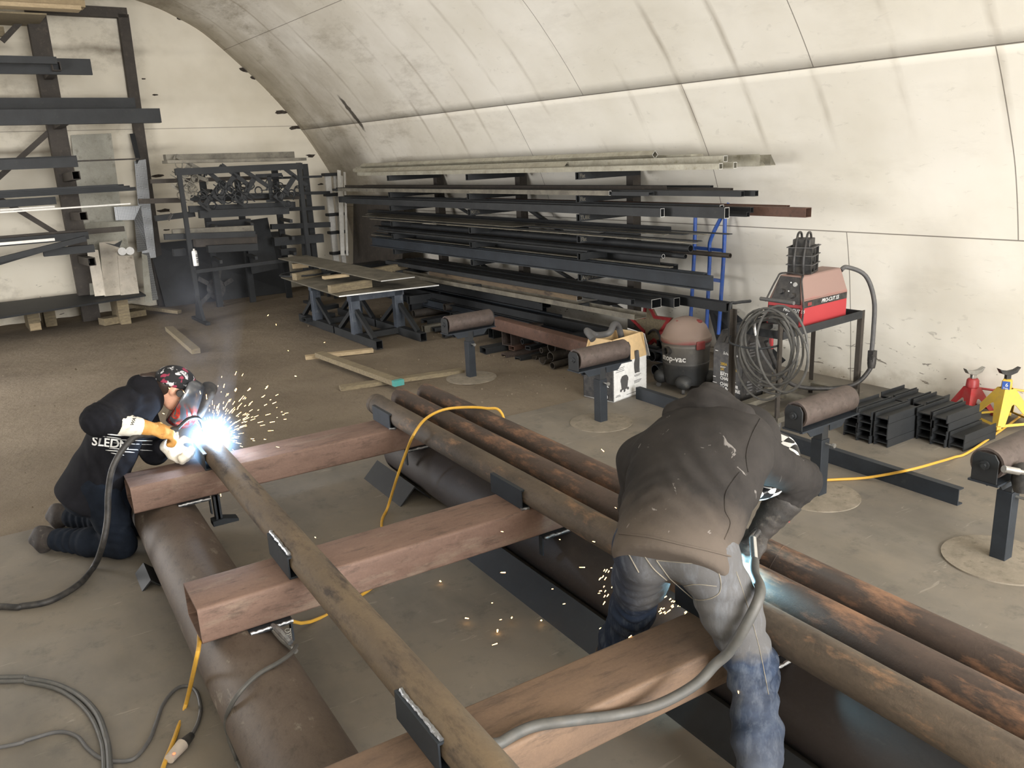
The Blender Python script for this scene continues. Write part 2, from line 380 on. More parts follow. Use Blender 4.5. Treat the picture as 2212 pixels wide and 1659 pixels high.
t = NT('painted_end_wall'); xyz = t.sep('Object')
base = t.ramp(t.noise(0.8, 4, 0.6), [(0.3, 'd0c8b6'), (0.6, 'ddd6c6'), (0.85, 'e2dccd')])
gr = t.ramp(t.noise(1.1, 6, 0.7, (1, 1, 1.4), offset=2), [(0.5, 0.0), (0.75, 0.7)])
leftm = t.ramp(t.math('MULTIPLY', xyz[0], 0.25), [(0.5, 1.0), (0.72, 0.1)])
col = t.mix(t.math('MULTIPLY', gr, leftm), base, '776b59')
band = t.math('ABSOLUTE', t.math('SUBTRACT', t.math('FRACT', t.math('MULTIPLY', t.math('ADD', xyz[2], t.math('MULTIPLY', t.noise(2, 3), 0.1)), 1 / 0.72)), 0.5))
bm_ = t.math('MULTIPLY', t.ramp(band, [(0.0, 0.8), (0.12, 0.0)]), t.math('MULTIPLY', leftm, t.ramp(t.noise(1.7, 3, offset=6), [(0.35, 0.2), (0.6, 0.9)])))
col = t.mix(bm_, col, '5d5140')
sc = t.ramp(t.noise(8, 5, 0.6, (1, 1, 2.2), offset=1.0, dist=0.8), [(0.66, 0.0), (0.70, 0.8)])
col = t.mix(t.math('MULTIPLY', sc, t.ramp(xyz[2], [(0.7, 1.0), (1.0, 0.0)])), col, '4c4238')
ln = t.math('LESS_THAN', t.math('ABSOLUTE', t.math('SUBTRACT', xyz[2], 2.76)), 0.006)
col = t.mix(t.math('MULTIPLY', ln, 0.5), col, '4a4034')
M['painted_end_wall'] = t.out(col, 0.8)
mb = MB(); pts = [B2W(x, BACKY, z) for x, z in AP] + [B2W(2 * MIDX - x, BACKY, z) for x, z in reversed(AP)]
mb.slab(pts, B2W(0, 0.1, 0)); struct(mb.build('wall_back', 'painted_end_wall', smooth=0))
# front gable with the big door opening behind the camera
mb = MB(); dx0, dx1, dz = -0.4, 6.1, 4.0
fr = [(x, z) for x, z in AP]; full = fr + [(2 * MIDX - x, z) for x, z in reversed(fr)]
outer = [B2W(x, FRONTY, z) for x, z in full]
poly = [B2W(2 * MIDX - AP[0][0], FRONTY, -0.1)] + [B2W(x, FRONTY, z) for x, z in ((dx0, -0.1), (dx0, 3.3), (dx0 + 1, dz), (4.6, dz), (5.0, 3.3), (5.0, -0.1))]
mb.slab(outer + poly[::-1][0:6], B2W(0, -0.1, 0)); struct(mb.build('wall_front', 'painted_end_wall', smooth=0))
# white bead where the vault meets the end wall
mb = MB(); mb.tube([B2W(x - 0.02, BACKY - 0.03, z - 0.01) for x, z in AP if z > 1.2], 0.014, 6)
M['bead_white'] = grunge('bead_white', 'b9b4a4', 'cfcabc', '6a5c48', 3, 0.7, 0, 0.1, None, 0.6, 0.7)
struct(mb.build('trim_1', 'bead_white'))
# torn dark gaps along that joint and down the old door edge
mb = MB(); rg = random.Random(8); M['tear_dark'] = flat('tear_dark', '2c241c', .9)
for px, py, s in ((437, 52, .40), (392, 40, .2), (530, 150, .30), (548, 168, .2), (583, 196, .12), (592, 206, .12), (607, 243, .28), (638, 276, .30), (672, 336, .22), (336, 205, .1), (340, 380, .2), (355, 455, .22), (330, 250, .1), (360, 497, .12), (310, 170, .1), (692, 398, .12)):
    p = PBY(px, py, BACKY - .004); P_ = []
    for k in range(9):
        a = 2 * PI * k / 9; P_.append(B2W(p.x + s * math.cos(a) * rg.uniform(.25, .6), BACKY - .004, p.z + s * .28 * math.sin(a) * rg.uniform(.2, .6)))
    mb.slab(P_, B2W(0, .003, 0))
struct(mb.build('trim_2', 'tear_dark', smooth=0))

# floor: worn concrete slab near the door, packed dirt further in
t = NT('concrete_floor')
base = t.ramp(t.noise(0.9, 5, 0.6), [(0.3, '5f5a53'), (0.55, '746e65'), (0.8, '857e73')])
dust = t.ramp(t.noise(1.6, 6, 0.7, offset=4), [(0.4, 0.0), (0.7, 0.6)])
col = t.mix(dust, base, '7f7566')
sp = t.ramp(t.noise(5, 6, 0.75, offset=8), [(0.54, 0.0), (0.70, 0.6)])
col = t.mix(sp, col, '4b4a46'); col = t.mix(t.ramp(t.noise(2.2, 5, .6, (1, .4, 1), offset=14), [(.5, 0.0), (.66, .5)]), col, '57544d'); col = t.mix(t.ramp(t.noise(14, 3, .6, (.25, 1.6, 1), offset=18, dist=1.5), [(.66, 0.0), (.70, .35)]), col, '9d978b'); n = t.noise(40, 4, 0.7); t.bump(n, 0.15, 0.004)
M['concrete_floor'] = t.out(col, 0.7)
SLAB = 5.7
mb = MB(); c = [B2W(-2.85, FRONTY - 0.1), B2W(6.75, FRONTY - 0.1)]
a0 = c[0]; a1 = c[1]
mb.slab([(a0.x, a0.y, 0), (a1.x, a1.y, 0), (6.75, SLAB + 0.02, 0), (-3.2, SLAB - 0.1, 0)], (0, 0, -0.12))
struct(mb.build('floor', 'concrete_floor', smooth=0))
t = NT('dirt_floor')
base = t.ramp(t.noise(0.8, 6, 0.62), [(0.3, '655b4e'), (0.55, '776c5d'), (0.8, '877c6c')])
streak = t.ramp(t.noise(1.5, 5, 0.6, (0.8, 1.3, 1), offset=5), [(0.45, 0.0), (0.7, 0.5)])
col = t.mix(streak, base, '7d7264'); n = t.noise(9, 7, 0.75, offset=1)
col = t.mix(t.ramp(n, [(0.58, 0.0), (0.75, 0.5)]), col, '463c30')
t.bump(n, 0.6, 0.03); M['dirt_floor'] = t.out(col, 0.95, spec=0.2)
gx, gy = 60, 70; vs = []; rnd = np.random.RandomState(3)
hn = rnd.rand(gx + 1, gy + 1)
for i in range(gx + 1):
    for j in range(gy + 1):
        x = -3.2 + 10.0 * i / gx; f = j / gy; y0 = SLAB - 0.1 + 0.12 * i / gx; y = y0 + (15.4 - y0) * f
        edge = min(1, f * 12)
        vs.append((x, y, -0.004 + edge * (0.012 * hn[i, j] + 0.008 * math.sin(x * 1.7 + y * 0.9) * math.sin(y * 1.3)) - 0.004))
fs = [(i * (gy + 1) + j, (i + 1) * (gy + 1) + j, (i + 1) * (gy + 1) + j + 1, i * (gy + 1) + j + 1) for i in range(gx) for j in range(gy)]
mb = MB(); mb.add(vs, fs); struct(mb.build('floor', 'dirt_floor', smooth=80))
# clods and chips lying on the dirt
mb = MB(); rr = random.Random(5)
for i in range(520):
    x, y = rr.uniform(-1, 6.0), rr.uniform(5.8, 11.5)
    if i < 260: x, y = rr.uniform(3.0, 5.9), rr.uniform(5.9, 8.2)
    s = rr.uniform(0.003, 0.011) * (1.4 if rr.random() < .1 else 1)
    p = Vector((x, y, s * 0.4 + 0.002)); q = [p + Vector((rr.uniform(-s, s), rr.uniform(-s, s), rr.uniform(-.5, .5) * s)) for _ in range(3)]
    mb.add(q + [p + Vector((0, 0, s * .8)), p - Vector((0, 0, s))], [(0, 1, 3), (1, 2, 3), (2, 0, 3), (1, 0, 4), (2, 1, 4), (0, 2, 4)])
tag(mb.build('dirt_clods', 'clod', smooth=0, world=True), 'small clods and pale chips scattered on the dirt floor', 'dirt', kind='stuff')
# ------------------------------------------------------------------ the welded pipe skid in the foreground
ZB = 0.336; BH = 0.152; ZT = ZB + BH
R_BIG = 0.168; R_P = 0.066
XL, XR = 0.561, 2.178
skid = thing('pipe_skid', 'large rusty welded pipe skid with three crossbeams on the concrete floor', 'steel frame', (1.37, 3.0, 0))
def wpart(mb, name, mat, parent=skid, **k): return mb.build(name, mat, parent, world=True, **k)
Y0, Y1 = -0.9, 5.0
mb = MB(); mb.pipe((XL, Y0, R_BIG), (XL, Y1, R_BIG), R_BIG, 0.0095, 48); part_label(wpart(mb, 'runner_pipe', 'rust_big_pipe'), 'thick brown runner pipe with pale scuffs under the beam ends by the kneeling person')
mb = MB(); mb.pipe((XR, Y0, R_BIG), (XR, 5.06, R_BIG), R_BIG, 0.0095, 48); part_label(wpart(mb, 'runner_pipe', 'rust_dark_pipe'), 'thick dark runner pipe under the row of thin pipes')
def crossbeam(x0, x1, y0, y1, mat):
    w = y1 - y0; yc = (y0 + y1) / 2
    o = rrect(w, BH, 0.014, 4); i = rrect(w - 0.02, BH - 0.02, 0.006, 4)
    m = MB(); m.prism(o, (x0, yc, ZB + BH / 2), (x1, yc, ZB + BH / 2), UPZ, i)
    return wpart(m, 'crossbeam', mat)
crossbeam(0.378, 2.42, 4.595, 4.862, 'rust_beam')
crossbeam(0.404, 2.42, 3.058, 3.326, 'rust_beam')
crossbeam(0.30, 2.42, 1.730, 1.965, 'rust_beam_tan')
ZP = ZT + R_P - 0.002
XTL, XP1 = 0.846, 1.959
mb = MB(); mb.pipe((XTL, 0.2, ZP), (XTL, 4.93, ZP), R_P, 0.006, 36); wpart(mb, 'rail_pipe', 'rust_yellow_pipe')
mb = MB(); mb.pipe((XP1, -0.6, ZP), (XP1, 5.0, ZP), R_P, 0.006, 36); mb.tube([(XP1 + (R_P + .001) * math.cos(2 * PI * k / 32), 4.955, ZP + (R_P + .001) * math.sin(2 * PI * k / 32)) for k in range(33)], 0.0025, 5, False)
wpart(mb, 'rail_pipe', 'rust_pipe')
# channel saddles welded beside the rails on every beam
def saddle(x, y0, y1, side, h=0.097):
    m = MB(); xc = x + side * 0.077
    poly = turn(channel(h, 0.042, 0.006, 0.008), 90 if side < 0 else -90)
    m.prism(poly, (xc, y0, ZT + h / 2 + 0.001), (xc, y1, ZT + h / 2 + 0.001))
    return wpart(m, 'saddle_channel', 'blue_steel')
for xx in (XTL, XP1):
    for ya, yb in ((4.60, 4.87), (3.075, 3.36), (1.745, 2.03)): saddle(xx, ya, yb, -1)
rw = random.Random(2)
def bead(p0, p1, r=0.006):
    p0, p1 = Vector(p0), Vector(p1); n = max(4, int((p1 - p0).length / 0.012))
    m = MB(); m.tube([p0.lerp(p1, i / n) + Vector((rw.uniform(-1, 1), rw.uniform(-1, 1), rw.uniform(-1, 1))) * 0.0015 for i in range(n + 1)], [r * rw.uniform(0.7, 1.25) for _ in range(n + 1)], 6)
    return wpart(m, 'weld_bead', 'weld_bead')
for yc in (3.19, 1.85):
    bead((XTL - 0.061, yc - 0.10, ZT + 0.101), (XTL - 0.061, yc + 0.165, ZT + 0.101), 0.008)
for yc in (4.72, 3.19):
    bead((XP1 - 0.079, yc - 0.115, ZT + 0.004), (XP1 - 0.04, yc - 0.122, ZT + 0.003), 0.008)
# angle stiffeners under the beams where they sit on the runners, with their weld beads
def stiffener(x, yf, side):
    # flat plate hanging below the beam's front edge against the runner
    m = MB(); m.box((x, yf - 0.012, ZB - 0.004), (0.17, 0.05, 0.008)); m.box((x + side * 0.085, yf - 0.0, ZB - 0.05), (0.008, 0.03, 0.10))
    wpart(m, 'stiffener', 'blue_steel')
    bead((x - 0.085, yf - 0.036, ZB + 0.002), (x + 0.085, yf - 0.036, ZB + 0.002), 0.007)
stiffener(XL + 0.12, 4.595, 1); stiffener(XL + 0.10, 3.058, 1); stiffener(XR - 0.12, 4.595, -1); stiffener(XR - 0.12, 3.058, -1); stiffener(XR - 0.10, 1.73, -1)
m = MB(); m.box((.80, 4.60, ZB - .075), (.035, .05, .15)); m.box((.80, 4.585, ZB - .075), (.012, .02, .15)); m.slab([(.76, 4.56, ZB - .17), (.90, 4.56, ZB - .17), (.90, 4.56, ZB - .155), (.82, 4.56, ZB - .135), (.76, 4.56, ZB - .14)], (0, .07, 0)); wpart(m, 'support_leg', 'blue_steel')
# two loose pipes lying on the beam ends beside the rail
mb = MB(); mb.pipe((2.146, -0.7, ZP), (2.146, 5.02, ZP), R_P, 0.006, 36)
tag(mb.build('steel_pipe', 'rust_pipe_orange', world=True), 'middle one of three rusty pipes side by side, lit blue by the weld', 'pipe')
mb = MB(); mb.pipe((2.334, -0.7, ZP), (2.334, 5.01, ZP), R_P, 0.006, 36)
for yy in (1.93, 2.0): mb.tube([(2.334 + (R_P + .0005) * math.cos(2 * PI * k / 32), yy + 0.012 * math.sin(4 * PI * k / 32), ZP + (R_P + .0005) * math.sin(2 * PI * k / 32)) for k in range(33)], 0.0012, 5, False)
tag(mb.build('steel_pipe', 'rust_pipe_orange', world=True), 'outer one of three rusty pipes, with chalk rings near the standing person', 'pipe')
# angle irons chocking the runners
def chock(p0, p1, label, a=0.11, b=0.11):
    m = MB(); m.prism([(0, a), (b, 0), (b - .011, 0), (0, a - .012), (-b + .011, 0), (-b, 0)], p0, p1)
    return tag(m.build('angle_iron', 'black_steel', world=True), label, 'angle iron')
chock((1.98, 4.52, 0.0), (1.98, 5.12, 0.0), 'dark angle iron lying ridge up beside the far end of the dark runner pipe')
chock((0.378, 4.36, 0.0), (0.378, 4.60, 0.0), 'short dark angle iron wedged left of the scuffed runner pipe below the beam end', 0.05, 0.05)
chock((1.98, 0.9, 0.0), (1.98, 3.75, 0.0), 'long angle iron on the floor along the dark runner pipe between the beams')
# ------------------------------------------------------------------ figures: smooth-union distance fields meshed with surface nets
def nvec(v): v = np.array(v, float); return v / np.linalg.norm(v)
class SDF:
    def __init__(self): self.pr = []; self.folds = []; self.nz = []
    def cap(self, a, b, ra, rb=None, k=.03): self.pr.append(('c', np.array(a, float), np.array(b, float), ra, ra if rb is None else rb, k)); return self
    def chain(self, pts, rs, k=.03):
        for i in range(len(pts) - 1): self.cap(pts[i], pts[i + 1], rs[i], rs[i + 1], k if i == 0 else max(k, .02))
        return self
    def loft(self, secs, lat, k=.04):
        """secs: (centre, half width along lat, half depth) ordered along the body axis"""
        self.pr.append(('l', [(np.array(c, float), w, d) for c, w, d in secs], nvec(lat), k)); return self
    def ell(self, c, r, axes=None, k=.03):
        A = np.eye(3) if axes is None else np.array([nvec(a) for a in axes]); self.pr.append(('e', np.array(c, float), np.array(r, float), A, k)); return self
    def cut(self, p, n, k=.015): self.pr.append(('p', np.array(p, float), nvec(n), k)); return self
    def fold(self, c, rad, direction, lam, amp, phase=0.0): self.folds.append((np.array(c, float), rad, nvec(direction), lam, amp, phase)); return self
    def eval(self, P):
        d = np.full(P.shape[:-1], 9.0)
        for q in self.pr:
            if q[0] == 'c':
                _, a, b, ra, rb, k = q; ab = b - a; t = np.clip(((P - a) @ ab) / max(ab @ ab, 1e-9), 0, 1)
                e = np.linalg.norm(P - a - t[..., None] * ab, axis=-1) - (ra + (rb - ra) * t)
            elif q[0] == 'e':
                _, c, r, A, k = q; x = (P - c) @ A.T; kk = np.linalg.norm(x / r, axis=-1); e = (kk - 1) * np.min(r) * np.where(kk < 1, 1, 1)
                g = np.linalg.norm(x / (r * r), axis=-1); e = kk * (kk - 1) / np.maximum(g, 1e-6)
            elif q[0] == 'l':
                _, secs, lat, k = q; best = None
                for (c0, w0, d0), (c1, w1, d1) in zip(secs, secs[1:]):
                    ab = c1 - c0; L = np.linalg.norm(ab); ax = ab / L; l_ = nvec(lat - ax * (lat @ ax)); n_ = np.cross(ax, l_)
                    v = P - c0; t = (v @ ax) / L; tc = np.clip(t, 0, 1); w = w0 + (w1 - w0) * tc; dd = d0 + (d1 - d0) * tc
                    x, y, z = (v @ l_) / w, (v @ n_) / dd, (t - tc) * L / np.minimum(w, dd)
                    kk = np.sqrt(x * x + y * y + z * z); g = np.sqrt((x / w) ** 2 + (y / dd) ** 2 + (z / np.minimum(w, dd)) ** 2)
                    e1 = kk * (kk - 1) / np.maximum(g, 1e-6)
                    if best is None: best = e1
                    else:
                        h = np.clip(.5 + .5 * (best - e1) / .02, 0, 1); best = best + (e1 - best) * h - .02 * h * (1 - h)
                e = best
            else:
                _, p, n, k = q; e = (P - p) @ n
                h = np.clip(.5 - .5 * (d - e) / k, 0, 1); d = d + (e - d) * h + k * h * (1 - h); continue
            h = np.clip(.5 + .5 * (d - e) / k, 0, 1); d = d + (e - d) * h - k * h * (1 - h)
        for c, rad, di, lam, amp, ph in self.folds:
            v = P - c; g = np.exp(-(v * v).sum(-1) / (rad * rad)); s = v @ di
            o = np.cross(di, [.3, .5, .8]); wv = np.sin(v @ o * 2 * PI / (lam * 2.3) + ph * 2.1)
            d = d - amp * g * np.sin(2 * PI * s / lam + ph + 1.3 * wv)
        return d
    def mesh(self, name, mat, h, parent, smooth_it=1):
        lo, hi = np.full(3, 1e9), np.full(3, -1e9)
        for q in self.pr:
            if q[0] == 'c':
                for p, r in ((q[1], q[3]), (q[2], q[4])): lo = np.minimum(lo, p - r); hi = np.maximum(hi, p + r)
            elif q[0] == 'e': lo = np.minimum(lo, q[1] - q[2].max()); hi = np.maximum(hi, q[1] + q[2].max())
            elif q[0] == 'l':
                for c, w, d in q[1]: lo = np.minimum(lo, c - max(w, d)); hi = np.maximum(hi, c + max(w, d))
        lo -= 3 * h; hi += 3 * h; n = np.ceil((hi - lo) / h).astype(int) + 1
        G = np.stack(np.meshgrid(*[lo[i] + h * np.arange(n[i]) for i in range(3)], indexing='ij'), -1)
        D = self.eval(G); ins = D < 0
        c = [(i, j, k) for i in (0, 1) for j in (0, 1) for k in (0, 1)]
        sl = lambda A, o: A[o[0]:A.shape[0] - 1 + o[0], o[1]:A.shape[1] - 1 + o[1], o[2]:A.shape[2] - 1 + o[2]]
        cnt = sum(sl(ins, o).astype(int) for o in c); act = (cnt > 0) & (cnt < 8)
        acc = np.zeros(act.shape + (3,)); num = np.zeros(act.shape)
        for a in range(8):
            for b in range(a + 1, 8):
                if sum(abs(x - y) for x, y in zip(c[a], c[b])) != 1: continue
                da, db = sl(D, c[a]), sl(D, c[b]); cr = (da < 0) != (db < 0)
                t = np.where(cr, da / np.where(cr, da - db, 1), 0)
                oa, ob = np.array(c[a], float), np.array(c[b], float)
                acc += np.where(cr[..., None], oa + t[..., None] * (ob - oa), 0); num += cr
        idx = -np.ones(act.shape, int); ii = np.argwhere(act); idx[tuple(ii.T)] = np.arange(len(ii))
        V = lo + h * (ii + acc[tuple(ii.T)] / num[tuple(ii.T)][:, None]); F = []
        for ax in range(3):
            o1 = [0, 0, 0]; o1[ax] = 1
            A0 = ins; A1 = np.roll(ins, -1, ax); cr = A0 != A1; cr[tuple(slice(None) if i != ax else slice(-1, None) for i in range(3))] = False
            e = np.argwhere(cr); u, v = (ax + 1) % 3, (ax + 2) % 3
            e = e[(e[:, u] > 0) & (e[:, v] > 0) & (e[:, u] < act.shape[u]) & (e[:, v] < act.shape[v])]
            du, dv = np.zeros(3, int), np.zeros(3, int); du[u] = 1; dv[v] = 1
            q = [idx[tuple((e - s).T)] for s in (0 * du, du, du + dv, dv)]
            flip = ins[tuple(e.T)]
            q = np.stack(q, 1); q[~flip] = q[~flip][:, ::-1]; F.append(q)
        F = np.concatenate(F); F = F[(F >= 0).all(1)]
        root = Vector(parent.location) if parent is not None else Vector((0, 0, 0))
        me = bpy.data.meshes.new(name); me.from_pydata([Vector(p) - root for p in V], [], [tuple(f) for f in F])
        me.materials.append(M[mat]); bm = bmesh.new(); bm.from_mesh(me)
        for _ in range(smooth_it): bmesh.ops.smooth_vert(bm, verts=bm.verts, factor=.5, use_axis_x=True, use_axis_y=True, use_axis_z=True)
        bmesh.ops.recalc_face_normals(bm, faces=bm.faces); bm.to_mesh(me); bm.free(); me.polygons.foreach_set('use_smooth', [True] * len(me.polygons))
        o = bpy.data.objects.new(name, me); COL.objects.link(o); o.parent = parent; return o
from mathutils.bvhtree import BVHTree
def caster_of(o):
    root = Vector(o.parent.location); vs = [v.co + root for v in o.data.vertices]
    return BVHTree.FromPolygons(vs, [tuple(p.vertices) for p in o.data.polygons])
def on_skin(bvh, px, py, lift=.002):
    d = Vector(ray(px, py)); hit = bvh.ray_cast(Vector((0, 0, CAM_H)), d)
    return None if hit[0] is None else hit[0] + hit[1] * lift * (1 if hit[1].dot(d) < 0 else -1)
def seam_line(bvh, px, r, lift=.001, step=4):
    px = [(v.x, v.y) for v in spline([Vector((a, b, 0)) for a, b in px], 6)]; P = []
    for (a, b), (c, d) in zip(px, px[1:]):
        n = max(1, int(math.hypot(c - a, d - b) / step))
        for i in range(n): P.append(on_skin(bvh, a + (c - a) * i / n, b + (d - b) * i / n, lift))
    P.append(on_skin(bvh, *px[-1], lift)); P = [p for p in P if p is not None]
    m = MB()
    if len(P) > 2: m.tube(P, r, 5)
    return m

# cloth and skin
t = NT('work_jacket'); vd = t.n.new('ShaderNodeVectorMath'); vd.operation = 'DOT_PRODUCT'; vs_ = t.n.new('ShaderNodeVectorMath'); vs_.operation = 'SUBTRACT'; vs_.inputs[1].default_value = (-.05, -.09, .915); t.link(t.x.outputs['Object'], vs_.inputs[0]); t.link(vs_.outputs[0], vd.inputs[0]); vd.inputs[1].default_value = (.78, .46, .42); along = vd.outputs['Value']
base = t.ramp(t.noise(5, 5, .65), [(.3, '262423'), (.7, '34312f')])
dust = t.math('ADD', t.math('MULTIPLY_ADD', along, -2.2, .46), t.math('MULTIPLY', t.noise(6, 5, .65, offset=2), .5))
col = t.mix(t.ramp(dust, [(.58, 0.0), (1.06, .6)]), base, '675d54')
scr = t.ramp(t.noise(9, 3, .55, (2.4, 2.4, .45), offset=4, dist=.9), [(.685, 0.0), (.72, .5)])
col = t.mix(scr, col, '8f8a86'); nz = t.noise(120, 2, .5); t.bump(nz, .25, .003); M['work_jacket'] = t.out(col, .95, spec=.15)
t = NT('work_jeans'); xyz = t.sep('Object')
base = t.ramp(t.noise(9, 5, .65), [(.3, '232a38'), (.55, '343e50'), (.75, '525b69')])
d1 = t.math('ADD', t.math('MULTIPLY', xyz[2], 1.0), t.math('MULTIPLY', t.noise(3.5, 5, .6, offset=2), .75))
col = t.mix(t.ramp(d1, [(.92, 0.0), (1.42, .85)]), base, '5c5a58')
d2 = t.math('ADD', t.math('MULTIPLY', xyz[2], -1.0), t.math('MULTIPLY', t.noise(4.5, 5, .6, offset=5), .9))
col = t.mix(t.ramp(d2, [(.02, 0.0), (.42, .75)]), col, '62656c')
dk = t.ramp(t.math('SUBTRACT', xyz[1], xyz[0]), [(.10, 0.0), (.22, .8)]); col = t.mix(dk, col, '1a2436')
lines = t.ramp(t.noise(30, 4, .7, (1, 1, .2), offset=9), [(.5, 0.0), (.72, .3)]); col = t.mix(lines, col, '7f858e')
t.bump(t.noise(150, 2, .5), .3, .002); M['work_jeans'] = t.out(col, .95, spec=.15)
t = NT('dark_jeans'); col = t.ramp(t.noise(8, 5, .65), [(.3, '11151c'), (.6, '1a202a'), (.8, '2a303a')]); t.bump(t.noise(120, 2), .3, .003); M['dark_jeans'] = t.out(col, .95, spec=.15)
t = NT('black_hoodie'); col = t.ramp(t.noise(7, 5, .65), [(.3, '121215'), (.7, '1e1e22')]); col = t.mix(t.ramp(t.noise(3, 5, offset=2), [(.6, 0.0), (.75, .25)]), col, '4a4846'); t.bump(t.noise(120, 2), .3, .003); M['black_hoodie'] = t.out(col, .95, spec=.12)
grunge('skin', 'c8957c', 'd6a58c', None, 8, .55, 0, .05)
grunge('leather_black', '242220', '35302c', '4a443e', 12, .7, 0, .4); grunge('leather_tan', 'b8823c', 'cc9a58', '9a6c34', 12, .75, 0, .4)
grunge('leather_cream', 'cfc8b8', 'ddd8cc', 'a8a090', 12, .8, 0, .3); grunge('boot_brown', '2b2725', '3a3431', '57504a', 12, .8, 0, .4)

def hand_glove(name, mat, wrist, fwd, side, thumb_out, parent, curl=60, size=1.0, grip=None):
    """gloved hand: palm, five separate bent fingers; fwd = along the fingers, side = across the knuckles, towards the thumb"""
    f = nvec(fwd); s = nvec(np.array(side) - f * (np.array(side) @ f)); n = np.cross(s, f) * (1 if thumb_out else -1); w = np.array(wrist, float); z = size
    S_ = SDF(); S_.loft([(w, .034 * z, .024 * z), (w + f * .05 * z, .045 * z, .022 * z), (w + f * .092 * z, .046 * z, .018 * z)], s, .02)
    for i, (off, ln) in enumerate(((.034, .080), (.012, .090), (-.011, .084), (-.033, .066))):
        p = w + f * .088 * z + s * off * z; a = math.radians(curl * .45 + i * 4); P = [p]
        for seg, (fr, dc) in enumerate(((.45, 1.0), (.30, 1.0), (.25, .8))):
            d = f * math.cos(a) + n * math.sin(a); P.append(P[-1] + d * ln * fr * z); a += math.radians(curl * dc)
        S_.chain(P, [.0115 * z, .011 * z, .0105 * z, .0095 * z], .008)
    p = w + f * .025 * z + s * .032 * z; d1 = nvec(f * .55 + s * .75 + n * .35); d2 = nvec(f * .85 + s * .1 + n * .5)
    S_.chain([p, p + d1 * .045 * z, p + d1 * .045 * z + d2 * .045 * z], [.016 * z, .0135 * z, .011 * z], .014)
    return S_.mesh(name, mat, .0042, parent)
def figure_head(S_, c, look, up, r=.098):
    look = nvec(look); up = nvec(np.array(up) - look * (np.array(up) @ look)); rt = np.cross(look, up); c = np.array(c, float)
    S_.ell(c + up * .02, (r * .78, r, r * 1.06), (rt, look, up), .02); S_.ell(c + look * .03 - up * .06, (r * .60, r * .68, r * .72), (rt, look, up), .03)
    S_.cap(c + look * (r * .93) + up * .012, c + look * (r * 1.13) - up * .026, .010, .015, .012)
    S_.cap(c + look * (r * .90) - up * .058 - rt * .018, c + look * (r * .90) - up * .058 + rt * .018, .010, .010, .010)
    S_.cap(c + look * (r * .88) + up * .03 - rt * .03, c + look * (r * .88) + up * .03 + rt * .03, .012, .012, .014)
    for q in (-1, 1): S_.ell(c + rt * q * (r * .80) - up * .005 - look * .008, (.010, .022, .034), (rt, look, up), .008)

# ------------------------------------------------------------------ person bending over the pipes
A = lambda *v: np.array(v, float)
P0 = A(1.70, 1.81, .915); NK = A(2.07, 2.03, 1.14)
sp = nvec(NK - P0); RS, LS = A(2.105, 1.875, 1.075), A(1.895, 2.215, 1.00)
lat = nvec(RS - LS); lat = nvec(lat - sp * (lat @ sp)); bk = np.cross(sp, lat); bk = bk if bk @ A(-.5, -.5, .7) > 0 else -bk
RH, LH = P0 + lat * .10 - sp * .03 - A(0, 0, .03), P0 - lat * .10 - sp * .03 - A(0, 0, .03)
RK, RA_ = A(1.815, 1.60, .49), A(1.74, 1.47, .085); LK, LA_ = A(1.765, 2.13, .46), A(1.79, 2.31, .085)
RE, RW = A(2.36, 1.89, .90), A(2.235, 1.955, .70); LE, LW = A(1.99, 2.33, .74), A(2.13, 2.20, .66)
person = thing('person', 'person in a dusty dark hoodie and faded blue jeans bending over the pipes', 'person', (1.75, 1.9, 0))
B_ = SDF(); B_.loft([(P0 - sp * .04, .15, .10), (P0 + sp * .12, .14, .09), (P0 + sp * .38, .17, .10), (NK - sp * .06, .15, .07)], lat)
for h0, k0, a0 in ((RH, RK, RA_), (LH, LK, LA_)): B_.chain([h0, k0, a0], [.075, .052, .035], .04)
for s0, e0, w0 in ((RS, RE, RW), (LS, LE, LW)): B_.chain([s0, e0, w0], [.05, .038, .027], .03)
HD = NK + A(.155, .0, -.075); look = nvec(A(-.05, -.15, -1) + sp * .45)
B_.chain([NK - sp * .03, NK + (HD - NK) * .6], [.058, .055], .02); figure_head(B_, HD, look, sp + A(0, 0, .5))
for a0, d0 in ((RA_, A(.9, .35, 0)), (LA_, A(.9, .2, 0))): B_.cap(a0 - A(0, 0, .04), a0 + nvec(d0) * .13 - A(0, 0, .05), .032, .028, .02)
B_.mesh('body', 'skin', .014, person)
# hoodie
J = SDF()
J.loft([(P0 - sp * .12 + bk * .012, .190, .138), (P0 + sp * .05 + bk * .025, .206, .138), (P0 + sp * .18 + bk * .03, .228, .142), (P0 + sp * .30 + bk * .03, .240, .142), (NK - sp * .075 + bk * .015, .215, .118), (NK - sp * .01, .12, .085)], lat, .05)
J.chain([RS - sp * .02, RE, RE + (RW - RE) * .45], [.088, .069, .060], .05); J.chain([LS - sp * .02, LE, LE + (LW - LE) * .80], [.098, .078, .058], .09)
J.cut(P0 - sp * .150, nvec(-sp - A(0, 0, .25)), .02)
for q, cc in ((1, RS), (-1, LS)):
    J.fold(cc - lat * q * .05 - sp * .08, .10, sp + lat * q * .6, .05, .006, q)
J.fold(RE, .10, nvec(RE - RS), .036, .010, .5); J.fold(RS + (RE - RS) * .6, .08, nvec(RE - RS), .045, .006, 2.); J.fold(RE + (RW - RE) * .5, .09, nvec(RW - RE), .040, .007, 1.)
J.fold(P0 + sp * .06 + lat * .1 + bk * .1, .13, nvec(sp + lat * .8), .06, .006, .3); J.fold(P0 + sp * .05 - lat * .12 + bk * .1, .12, nvec(sp - lat * .4), .055, .005, 1.7)
J.fold(P0 + sp * .22 + lat * .15 + bk * .12, .14, nvec(sp * .6 + lat), .085, .004, .9); J.fold(LE, .10, nvec(LE - LS), .04, .008, .2)
